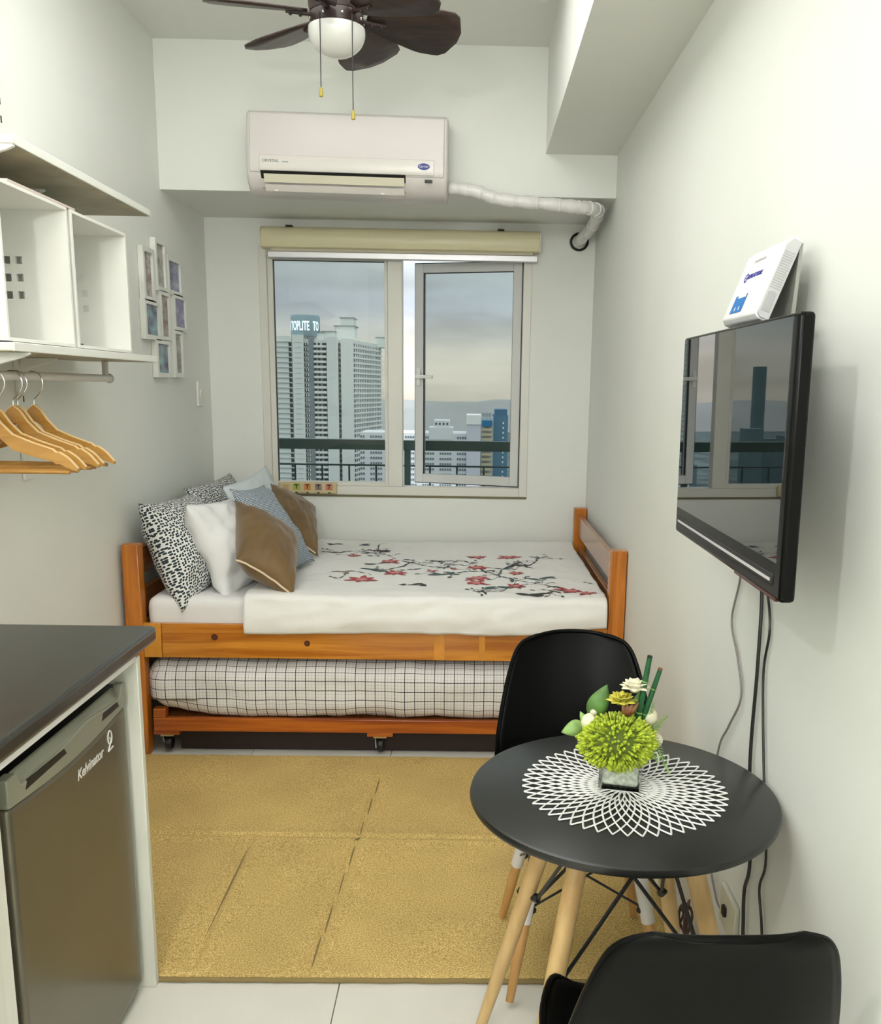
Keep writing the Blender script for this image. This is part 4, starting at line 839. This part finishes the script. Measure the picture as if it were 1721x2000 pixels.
for a in LA:
    lg = B().tube([lpt(a, 0.722), lpt(a, 0.50), lpt(a, 0.2), lpt(a, 0.004)], [0.0205, 0.020, 0.017, 0.0135], 16).build('leg', m_beech, tbl)
    q = lpt(a, 0.42); n_ = Vector((math.cos(a), math.sin(a), 0))
    B().tube([q - n_ * 0.034, q - n_ * 0.018], 0.010, 10).build('bolt', m_black, lg)
    B().tube([q + n_ * 0.017, q + n_ * 0.022], 0.008, 10).build('bolt', m_black, lg)
for i in range(4):
    a, b_ = LA[i], LA[(i + 1) % 4]
    for p, q in ((a, b_), (b_, a)):
        s_ = lpt(p, 0.42) - Vector((math.cos(p), math.sin(p), 0)) * 0.030; e_ = lpt(q, 0.722) - Vector((math.cos(q), math.sin(q), 0)) * 0.028
        B().tube([s_, e_], 0.0042, 8).build('brace_wire', m_wire, tbl)
    B().tube([lpt(a, 0.716) - Vector((math.cos(a), math.sin(a), 0)) * 0.028, lpt(b_, 0.716) - Vector((math.cos(b_), math.sin(b_), 0)) * 0.028], 0.0042, 8).build('brace_wire', m_wire, tbl)
# lace placemat
MX, MY, MR = 1.776, 1.752, 0.212
mat_b = B(); nsp = 48; zt = TTZ + 0.0022
for sgn in (1, -1):
    for k in range(nsp):
        pts = []
        for i in range(15):
            t = i / 14; r0_ = 0.022 if k % 2 == 0 else 0.060; r = r0_ + (MR - r0_) * t; a = 2 * PI * (k + 0.25 * sgn) / nsp + sgn * 0.62 * ((r - 0.022) / (MR - 0.022)) ** 0.8
            pts.append((MX + r * math.cos(a), MY + r * math.sin(a), zt + (0.0004 if sgn > 0 else 0)))
        mat_b.tube(pts, 0.0019, 4)
for k in range(nsp * 2):   # scalloped rim
    pass
mat_b.tube([(MX + 0.024 * math.cos(a), MY + 0.024 * math.sin(a), zt) for a in [2 * PI * k / 40 for k in range(41)]], 0.002, 5, False)
mo = mat_b.build('placemat', pm('lace_white', (0.74, 0.74, 0.72), 0.45), None, (MX, MY, TTZ)); tag(mo, 'round white openwork lace placemat on the black table', 'placemat')
# ------------------------------------------------------------------ flower arrangement
VX, VY, VZ = 1.773, 1.772, TTZ + 0.0045
fa = thing('flower_arrangement', 'green artificial flowers in a square glass vase on the placemat', 'flower arrangement', (VX, VY, VZ))
def rotxy(b, a, cx, cy):
    for v in b.v:
        x, y = v.x - cx, v.y - cy; v.x = cx + x * math.cos(a) - y * math.sin(a); v.y = cy + x * math.sin(a) + y * math.cos(a)
    return b
def vglass():
    m = bpy.data.materials.new('clear_glass'); m.use_nodes = True; t = m.node_tree; t.nodes.clear()
    o = nn(t, 'ShaderNodeOutputMaterial'); tr_ = nn(t, 'ShaderNodeBsdfTransparent'); gl = nn(t, 'ShaderNodeBsdfGlossy'); mx = nn(t, 'ShaderNodeMixShader'); fr = nn(t, 'ShaderNodeFresnel')
    tr_.inputs[0].default_value = (0.93, 0.95, 0.92, 1); gl.inputs['Roughness'].default_value = 0.02; fr.inputs[0].default_value = 1.45
    t.links.new(fr.outputs[0], mx.inputs[0]); t.links.new(tr_.outputs[0], mx.inputs[1]); t.links.new(gl.outputs[0], mx.inputs[2]); t.links.new(mx.outputs[0], o.inputs[0]); return m
va = math.radians(-14); hw = 0.043
vb = B(); hi = hw - 0.0035
sq = lambda h, z: [(VX - h, VY - h, VZ + z), (VX + h, VY - h, VZ + z), (VX + h, VY + h, VZ + z), (VX - h, VY + h, VZ + z)]
vb.add(sq(hw, 0.0) + sq(hw, 0.082) + sq(hi, 0.082) + sq(hi, 0.005), [(3, 2, 1, 0), (12, 13, 14, 15)] + [(k, (k + 1) % 4, 4 + (k + 1) % 4, 4 + k) for k in range(4)] + [(4 + k, 4 + (k + 1) % 4, 8 + (k + 1) % 4, 8 + k) for k in range(4)] + [(8 + k, 8 + (k + 1) % 4, 12 + (k + 1) % 4, 12 + k) for k in range(4)])
rotxy(vb, va, VX, VY).build('vase', vglass(), fa, smooth=False)
pb = rotxy(B().box(VX - hw + 0.006, VX + hw - 0.006, VY - hw + 0.006, VY + hw - 0.006, VZ + 0.0055, VZ + 0.076), va, VX, VY)
pb.build('pebble_filling', pm('pale_pebbles', (0.80, 0.79, 0.74), 0.6, var=0.3, vs_=110, bump=0.8, bs=120), fa, bev=0.006)
m_lime = pm('lime_sprig', (0.42, 0.52, 0.04), 0.55, var=0.5, vs_=120); m_leaf = pm('leaf_green', (0.10, 0.22, 0.05), 0.5, var=0.3, vs_=40); m_leafp = pm('leaf_pale', (0.25, 0.40, 0.12), 0.5, var=0.25, vs_=50)
m_ivory = pm('ivory_petal', (0.78, 0.74, 0.55), 0.6, var=0.08, vs_=30); m_yel = pm('yellow_green_petal', (0.52, 0.47, 0.05), 0.5, var=0.3, vs_=40); m_stick = pm('reed_green', (0.012, 0.10, 0.03), 0.4, var=0.3, vs_=30); m_rust = pm('rust_petal', (0.22, 0.09, 0.03), 0.5)
pc = Vector((1.758, 1.758, 0.850)); pr3 = Vector((0.074, 0.066, 0.052))
core = B().ball(pc, (0.066, 0.058, 0.045), 18, 12).build('pompon_core', pm('pompon_dark', (0.10, 0.14, 0.015), 0.8), fa)
sb_ = B()
for k in range(900):
    z = 1 - 2 * (k + 0.5) / 900; a = k * 2.399963; d = Vector((math.sqrt(1 - z * z) * math.cos(a), math.sqrt(1 - z * z) * math.sin(a), z))
    d = (d + Vector((random.uniform(-.25, .25), random.uniform(-.25, .25), random.uniform(-.25, .25)))).normalized()
    e_ = Vector((d.x * pr3.x, d.y * pr3.y, d.z * pr3.z)); ln = random.uniform(0.92, 1.08)
    sb_.tube([pc + e_ * 0.72, pc + e_ * 0.95 * ln, pc + e_ * 1.06 * ln, pc + e_ * 1.12 * ln], [0.0012, 0.0018, 0.0034, 0.0012], 5)
so_ = sb_.build('pompon_sprigs', m_lime, fa); so_['kind'] = 'stuff'
def leafpart(name, base, tip, w, mat, up=(0, -1, 0.3), bendz=0.01):
    base, tip = Vector(base), Vector(tip); ax = tip - base; n = Vector(up).normalized(); sd_ = ax.cross(n).normalized(); n = sd_.cross(ax).normalized()
    def f(u, v):
        ww = w * math.sin(PI * min(1, u ** 0.8 * 0.97 + 0.02)) ** 0.9; s_ = (v - 0.5) * 2
        return base + ax * u + sd_ * s_ * ww + n * (bendz * math.sin(PI * u) - 0.25 * ww * s_ * s_)
    return B().grid(f, 10, 4).build(name, mat, fa, solid=0.0008)
leafpart('leaf', (1.692, 1.775, 0.880), (1.643, 1.765, 0.866), 0.017, m_leafp)
leafpart('leaf', (1.706, 1.79, 0.888), (1.738, 1.79, 0.962), 0.022, m_leaf)
leafpart('leaf', (1.694, 1.785, 0.880), (1.683, 1.785, 0.905), 0.008, m_leafp)
leafpart('leaf', (1.80, 1.81, 0.875), (1.812, 1.815, 0.94), 0.016, m_leaf)
for c_, r_ in (((1.697, 1.765, 0.842), 0.017), ((1.701, 1.775, 0.885), 0.017), ((1.712, 1.79, 0.903), 0.009), ((1.846, 1.785, 0.842), 0.014), ((1.832, 1.80, 0.888), 0.018)):
    bb_ = B().ball(c_, (r_, r_, r_ * 1.1), 14, 9)
    for v in bb_.v: v += (v - Vector(c_)) * 0.10 * nz3(v.x * 90, v.y * 90, v.z * 90)
    bb_.build('flower_bud', m_ivory, fa)
def bloom(name, c, r, mat, rings, lift, part):
    c = Vector(c)
    for ri, (k, rr2, el) in enumerate(rings):
        for q in range(k):
            a = 2 * PI * (q + 0.5 * (ri % 2)) / k; d = Vector((math.cos(a) * math.cos(el), math.sin(a) * math.cos(el), math.sin(el)))
            leafpart(part, c + d * r * 0.1, c + d * r * rr2, r * 0.36, mat, (0.01, 0.02, 1), 0.18 * r)
bloom('rose', (1.795, 1.785, 0.952), 0.034, m_ivory, ((7, 1.0, 0.25), (7, 0.95, 0.6), (6, 0.85, 0.95), (5, 0.75, 1.25)), 0, 'rose_petal')
B().ball((1.795, 1.785, 0.962), (0.015, 0.015, 0.015), 14, 9).build('rose_heart', m_ivory, fa)
bloom('succulent', (1.766, 1.770, 0.925), 0.036, m_yel, ((8, 1.0, 0.35), (7, 0.95, 0.75), (5, 0.85, 1.15)), 0, 'succulent_leaf')
for q in range(4): leafpart('succulent_leaf', (1.775, 1.77, 0.90), (1.765 + 0.012 * q, 1.76, 0.935), 0.007, m_rust)
for (a, b_, r_) in (((1.798, 1.785, 0.840), (1.8215, 1.778, 1.026), 0.0068), ((1.806, 1.795, 0.845), (1.846, 1.785, 0.998), 0.0062)):
    a, b_ = Vector(a), Vector(b_)
    st = B().tube([a, a.lerp(b_, .35), a.lerp(b_, .7), b_], [r_, r_, r_ * .93, r_ * .8], 12).build('reed_stick', m_stick, fa)
    for t in (0.35, 0.72): 
        p = a.lerp(b_, t); B().tube([p - (b_ - a) * 0.006, p + (b_ - a) * 0.006], r_ * 1.12, 12).build('reed_node', m_leafp, st)
    B().tube([b_, b_ + (b_ - a) * 0.02], r_ * 0.8, 12).build('reed_tip', m_rust if r_ < 0.0065 else m_black, st)
for base, tip in (((1.825, 1.79, 0.86), (1.836, 1.785, 0.925)), ((1.835, 1.775, 0.87), (1.860, 1.76, 0.905)), ((1.835, 1.77, 0.855), (1.866, 1.735, 0.79)), ((1.82, 1.765, 0.85), (1.84, 1.735, 0.815))):
    base, tip = Vector(base), Vector(tip); fb_ = B(); ax = tip - base; sd_ = ax.cross(Vector((0.3, -1, 0.2))).normalized()
    fb_.tube([base, tip], 0.0008, 5)
    for k in range(14):
        p = base + ax * (k / 14)
        for s_ in (-1, 1): fb_.tube([p, p + sd_ * s_ * 0.014 * (1 - k / 15) + ax * 0.10], [0.0011, 0.0005], 4)
    fb_.build('fern_frond', m_leafp, fa)

# ------------------------------------------------------------------ chairs
prf = [(0.182, 0.412, 0.125), (0.200, 0.428, 0.168), (0.185, 0.444, 0.200), (0.10, 0.438, 0.226), (0.0, 0.430, 0.233), (-0.10, 0.428, 0.233), (-0.175, 0.446, 0.230), (-0.222, 0.50, 0.226), (-0.250, 0.58, 0.222), (-0.278, 0.67, 0.207), (-0.303, 0.75, 0.188), (-0.322, 0.805, 0.168), (-0.334, 0.835, 0.146), (-0.341, 0.850, 0.112)]
def chair(label, loc, rz):
    t = thing('shell_chair', label, 'chair', (0, 0, 0), 'black shell chairs at the table')
    P = spline([(a, b, c) for a, b, c in prf], 4); nv = len(P) - 1; nu = 22
    def f(u, v):
        p = P[min(nv, int(round(v * nv)))]; s_ = 2 * u - 1; y, z, w = p
        t2 = min(1, max(0, (z - 0.43) / 0.12)) if y < -0.1 else 0.0
        lift = 0.024 * abs(s_) ** 2.6 * (1 - t2); fwd = 0.052 * abs(s_) ** 2.4 * t2 * (1 - 0.45 * max(0, (z - 0.6) / 0.25))
        tp = max(0, (z - 0.80) / 0.05); dz = -0.010 * s_ * s_ * tp
        return Vector((s_ * w, y + fwd, z + lift + dz))
    sh = B().grid(f, nu, nv).build('seat_shell', m_blackm, t, ang=180, solid=0.007)
    # rolled rim
    rim = [f(0, j / nv) for j in range(nv + 1)] + [f(i / nu, 1) for i in range(1, nu + 1)] + [f(1, 1 - j / nv) for j in range(1, nv + 1)] + [f(1 - i / nu, 0) for i in range(1, nu + 1)]
    B().tube(rim, 0.0062, 8, False).build('rim', m_blackm, sh)
    sl = pm('white_sleeve', (0.76, 0.73, 0.69), 0.4); m_cl = wood('chair_leg_beech', (0.50, 0.26, 0.08), (0.62, 0.36, 0.13), (10, 10, 1.4), 0.35) if 'chair_leg_beech' not in MATS else MATS['chair_leg_beech']
    LT = []
    for sx_ in (-1, 1):
        for fy, ty_ in ((0.175, 0.085), (-0.205, -0.115)):
            a = Vector((sx_ * 0.125, ty_, 0.392)); b_ = Vector((sx_ * 0.198, fy, 0.003)); LT.append((a, b_))
            lg = B().tube([a.lerp(b_, 0.45), a.lerp(b_, 0.7), b_], [0.0155, 0.0145, 0.0105], 14).build('leg', m_cl, t)
            B().tube([a, a.lerp(b_, 0.25), a.lerp(b_, 0.5)], [0.0165, 0.0185, 0.0178], 14).build('leg_sleeve', sl, lg)
            B().ball(a.lerp(b_, 0.42) + Vector((-sx_ * 0.017, 0, 0)), 0.009, 8, 6).build('bolt', m_black, lg)
    for i, j in ((0, 1), (2, 3), (0, 2), (1, 3)):
        for p, q in ((LT[i], LT[j]), (LT[j], LT[i])):
            B().tube([p[0].lerp(p[1], 0.42), q[0].lerp(q[1], 0.02)], 0.0035, 6).build('brace_wire', m_wire, t)
    for yy in (0.085, -0.115): B().tube([(-0.125, yy, 0.395), (0.125, yy, 0.395)], 0.006, 8).build('seat_bar', m_wire, t)
    for xx in (-0.10, 0.10): B().tube([(xx, 0.09, 0.398), (xx, -0.13, 0.412)], 0.006, 8).build('seat_bar', m_wire, t)
    for xx, yy in ((-0.1, 0.08), (0.1, 0.08), (-0.1, -0.11), (0.1, -0.11)): B().lathe([(0.012, 0.0), (0.012, 0.034)], (xx, yy, 0.397), 10).build('shock_mount', m_black, t)
    t.location = loc; t.rotation_euler = (0, 0, rz); return t
chair('black shell chair on the far side of the table facing the camera', (1.760, 2.235, 0.0135), math.radians(181))
chair('black shell chair in the foreground with its back to the camera', (1.803, 1.368, 0.0), math.radians(1)).scale = (0.93, 0.86, 1.0)

# ------------------------------------------------------------------ city outside
def facade(name, c, **k): return pm(name, c, 0.85, **k)
struct(box(-2600, 2600, 30, 4200, -141, -140).build('ground', pm('city_ground', (0.10, 0.15, 0.15), 0.95, var=0.6, vs_=0.02)))
hb = B()
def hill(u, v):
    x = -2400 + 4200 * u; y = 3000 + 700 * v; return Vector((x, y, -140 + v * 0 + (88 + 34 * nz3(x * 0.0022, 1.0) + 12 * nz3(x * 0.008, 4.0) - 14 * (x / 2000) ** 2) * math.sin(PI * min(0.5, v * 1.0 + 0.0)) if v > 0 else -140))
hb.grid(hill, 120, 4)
struct(hb.build('hills', pm('haze_tinted_hills', (0.37, 0.39, 0.38), 0.95, var=0.1, vs_=0.004)))  # distance haze put into the hills' grey base colour
m_tw = facade('tower_pale', (0.86, 0.90, 0.87)); m_twd = facade('tower_grey', (0.30, 0.35, 0.37)); m_tww = facade('tower_white', (0.92, 0.94, 0.92)); m_win = pm('tower_windows', (0.035, 0.055, 0.065), 0.3); m_led = facade('tower_ledge', (0.52, 0.58, 0.59))
def px(p): return -112.7 + (p - 541) * 0.2947
ZR, ZG, FH = 29.6, -140.0, 2.93
tw = thing('residential_tower', 'tall pale apartment tower with round lit sign behind the left pane', 'building', (-90, 560, ZG))
B().prism([(px(490), 541.5), (px(690), 541.5), (-58.4, 598), (px(490), 598)], 'z', ZG, ZR - 1.5).build('core', m_tw, tw)
box(px(490), px(569), 540, 543, ZG, ZR).build('wing', m_tw, tw)
box(px(571), px(593), 538.5, 543, ZG, ZR + 0.8).build('pilaster', m_tw, tw)
box(px(602), px(612), 540.6, 543, ZG, ZR).build('recess', m_twd, tw)
box(px(638), px(660.5), 539.2, 543, ZG, ZR).build('wall_bay', m_tw, tw); box(px(666), px(690), 539.2, 543, ZG, ZR - 0.8).build('wall_bay', m_tw, tw)
nfl = 54
ld, wn, bc, sl_, sw2, mk2 = B(), B(), B(), B(), B(), B()
S0, S1 = Vector((px(690), 541.4, 0)), Vector((-58.4, 598, 0)); sdv = (S1 - S0); sn = Vector((sdv.y, -sdv.x, 0)).normalized()
for k in range(nfl):
    z = ZR - 3.4 - k * FH
    ld.box(px(490), px(566), 539.3, 540.2, z + 0.0, z + 0.42); wn.box(px(563), px(568.5), 539.7, 540.1, z - 2.2, z - 0.15)
    mk2.box(px(575.5), px(589), 538.3, 538.6, z - 0.1, z + 0.12)
    for a in (593.2, 597.4): wn.box(px(a), px(a + 2.6), 540.2, 541.6, z - 1.9, z - 0.2); bc.box(px(a + 2.6), px(a + 4.2), 539.8, 541.6, z - 1.6, z - 0.3)
    bc.box(px(612.5), px(637), 539.6, 541.6, z - 2.7, z - 1.35)
    for a in (613, 621, 629.5, 634): wn.box(px(a), px(a + 3.2), 539.5, 541.6, z - 1.35, z - 0.15)
    wn.box(px(661), px(665.5), 540.2, 541.6, z - 2.1, z - 0.1)
    for (o1, o2, za, zb2, tgt) in ((0.0, 1.0, z - 2.9, z - 1.9, sl_), (0.015, 0.985, z - 1.9, z - 0.1, sw2)):
        p, q = S0 + sdv * o1, S0 + sdv * o2; e = 1.0 if tgt is sl_ else 0.45
        tgt.add([(p.x, p.y, za), (q.x, q.y, za), (q.x + sn.x * e, q.y + sn.y * e, za), (p.x + sn.x * e, p.y + sn.y * e, za), (p.x, p.y, zb2), (q.x, q.y, zb2), (q.x + sn.x * e, q.y + sn.y * e, zb2), (p.x + sn.x * e, p.y + sn.y * e, zb2)], BF)
    for m_ in range(16):
        p = S0 + sdv * (0.03 + m_ * 0.0605); q = p + sdv * 0.016
        sl_.add([(p.x, p.y, z - 1.9), (q.x, q.y, z - 1.9), (q.x + sn.x * .8, q.y + sn.y * .8, z - 1.9), (p.x + sn.x * .8, p.y + sn.y * .8, z - 1.9), (p.x, p.y, z - .1), (q.x, q.y, z - .1), (q.x + sn.x * .8, q.y + sn.y * .8, z - .1), (p.x + sn.x * .8, p.y + sn.y * .8, z - .1)], BF)
for b, nme, m_ in ((ld, 'floor_ledges', m_led), (wn, 'windows', m_win), (bc, 'balconies', m_tww), (sl_, 'gallery_slabs', m_tww), (sw2, 'gallery_windows', pm('tower_glass', (0.10, 0.14, 0.16), 0.4)), (mk2, 'wall_marks', m_led)):
    o = b.build(nme, m_, tw, smooth=False); o['kind'] = 'stuff'
for a, b_, z0, z1, y in ((650, 690, 0, 7.5, 548), (660, 686, 7.5, 12.5, 552), (626, 652, 0, 4, 546), (718, 742, -2, 3.5, 590), (604, 630, 0, 3.5, 545)):
    box(px(a), px(b_), y, y + 14, ZR - 1.5 + z0, ZR + z1 - 1).build('roof_house', m_tw, tw)
    box(px(a - 2), px(b_ + 2), y - 0.6, y + 14.6, ZR + z1 - 1, ZR + z1 - 0.5).build('roof_slab', m_twd, tw)
dcx, dcy, dr = px(591.5), 549.0, 8.5
dm = B().lathe([(dr - 0.4, 0.0), (dr, 0.6), (dr, 11.4), (dr - 0.5, 12.2), (0.0, 12.4)], (dcx, dcy, ZR + 0.2), 40, cap=False).build('sign_drum', facade('sign_drum_blue', (0.36, 0.50, 0.56)), tw)
B().lathe([(dr - 2, 0), (dr - 2, 3)], (dcx, dcy, ZR - 1.5), 24).build('drum_base', m_tww, tw)
m_lit = pm('lit_letter', (0.9, 0.97, 1.0), 0.5, emit=(0.75, 0.95, 1.0), es=2.2)
def bend(x, y): a = -PI / 2 + (x / (dr + 0.15)); return (dcx + (dr + 0.15) * math.cos(a), dcy + (dr + 0.15) * math.sin(a), ZR + 3.6 + y)
for tx_, ox, in (('TOPLITE', -2.3), ('TO', 8.3), ('I', -10.0)):
    text('lit_lettering', tx_, 7.4, m_lit, dm, (0, 0, 0), (1, 0, 0), (0, 0, 1), xs=0.44, align='CENTER', bend=lambda x, y, o=ox: bend(x + o, y), bold=0.12)
# lower white block and neighbours behind the open casement
def qx(p): return -20.5 + (p - 825) * 0.2187
def qz(p): return -18.0 - (p - 845) * 0.2205
m_pl = facade('podium_white', (0.80, 0.83, 0.85)); 
ab = thing('apartment_block', 'long white apartment block with window rows seen through the open casement', 'building', (-8, 408, ZG))
box(qx(700), qx(913.4), 400, 425, ZG, qz(846)).build('block', m_pl, ab)
box(qx(838), qx(886), 399.4, 415, qz(858), qz(834)).build('roof_house', m_pl, ab); box(qx(848), qx(879), 400, 412, qz(834), qz(820)).build('water_tank_house', m_pl, ab)
for k in range(4): box(qx(851 + k * 7.5), qx(854 + k * 7.5), 399.7, 400.1, qz(829), qz(825)).build('tank_vent', m_win, ab)
wr_ = B()
for k in range(28):
    zz = qz(852 + k * 10.6)
    for a in range(700, 912, 5):
        if a % 35 in (10, 15): continue
        wr_.box(qx(a), qx(a + 3.4), 399.8, 400.2, zz - 0.95, zz)
o = wr_.build('window_rows', pm('block_glass', (0.16, 0.22, 0.26), 0.4), ab, smooth=False); o['kind'] = 'stuff'
at = thing('stair_tower', 'plain lilac white slab tower beside the long white block', 'building', (3, 398, ZG))
box(qx(914), qx(942), 394, 415, ZG, qz(822)).build('shaft', facade('shaft_lilac', (0.68, 0.70, 0.80)), at); box(qx(913.5), qx(942.5), 393.5, 415.5, qz(826), qz(808)).build('head_house', m_tww, at)
bt = thing('balcony_tower', 'tower with tan stacked balconies left of the blue tower', 'building', (9, 420, ZG))
box(qx(941), qx(970), 421, 440, ZG, qz(815)).build('shaft', m_led, bt)
for k in range(36):
    zz = qz(838 + k * 10.4); box(qx(945), qx(967), 418.5, 421, zz - 1.1, zz).build('balcony', facade('balcony_tan', (0.66, 0.58, 0.40)), bt)
box(qx(946), qx(967), 418.3, 421, qz(834), qz(822)).build('blue_panel', facade('panel_blue', (0.02, 0.20, 0.42)), bt)
for a in (946, 953, 960): box(qx(a), qx(a + 5), 424, 430, qz(816), qz(807)).build('roof_house', m_twd, bt)
bw = thing('blue_tower', 'slender blue tower at the right edge of the casement pane', 'building', (15, 430, ZG))
box(qx(970), qx(1002), 428, 450, ZG, qz(812)).build('shaft', facade('shaft_blue', (0.10, 0.24, 0.36)), bw); box(qx(974), qx(1000), 430, 448, qz(812), qz(800)).build('head_house', facade('head_blue', (0.08, 0.20, 0.32)), bw)
for k in range(30): box(qx(990.5), qx(993.5), 427.6, 428.1, qz(826 + k * 10.4) - 0.9, qz(826 + k * 10.4)).build('window', m_tww, bw)
# further blocks seen only as reflections in the television
m_far = facade('far_block_teal', (0.12, 0.20, 0.22))
tag(box(-412, -397, 1290, 1305, ZG, 31).build('office_tower', m_far, None, (-404, 1300, ZG)), 'distant dark tower seen mirrored in the television', 'building')
for i in range(14):
    x = -0.20 * 1000 - i * 36 + random.uniform(-14, 14); y = 900 + (i * 7 % 14) * 60; x = x * y / 1000.0 - 30; h = random.uniform(25, 105); w = random.uniform(14, 34)
    tag(box(x, x + w, y, y + w, ZG, ZG + h).build('distant_block', m_far, None, (x + w / 2, y + w / 2, ZG)), 'distant low city block below the skyline outside the window', 'building', 'distant city blocks')
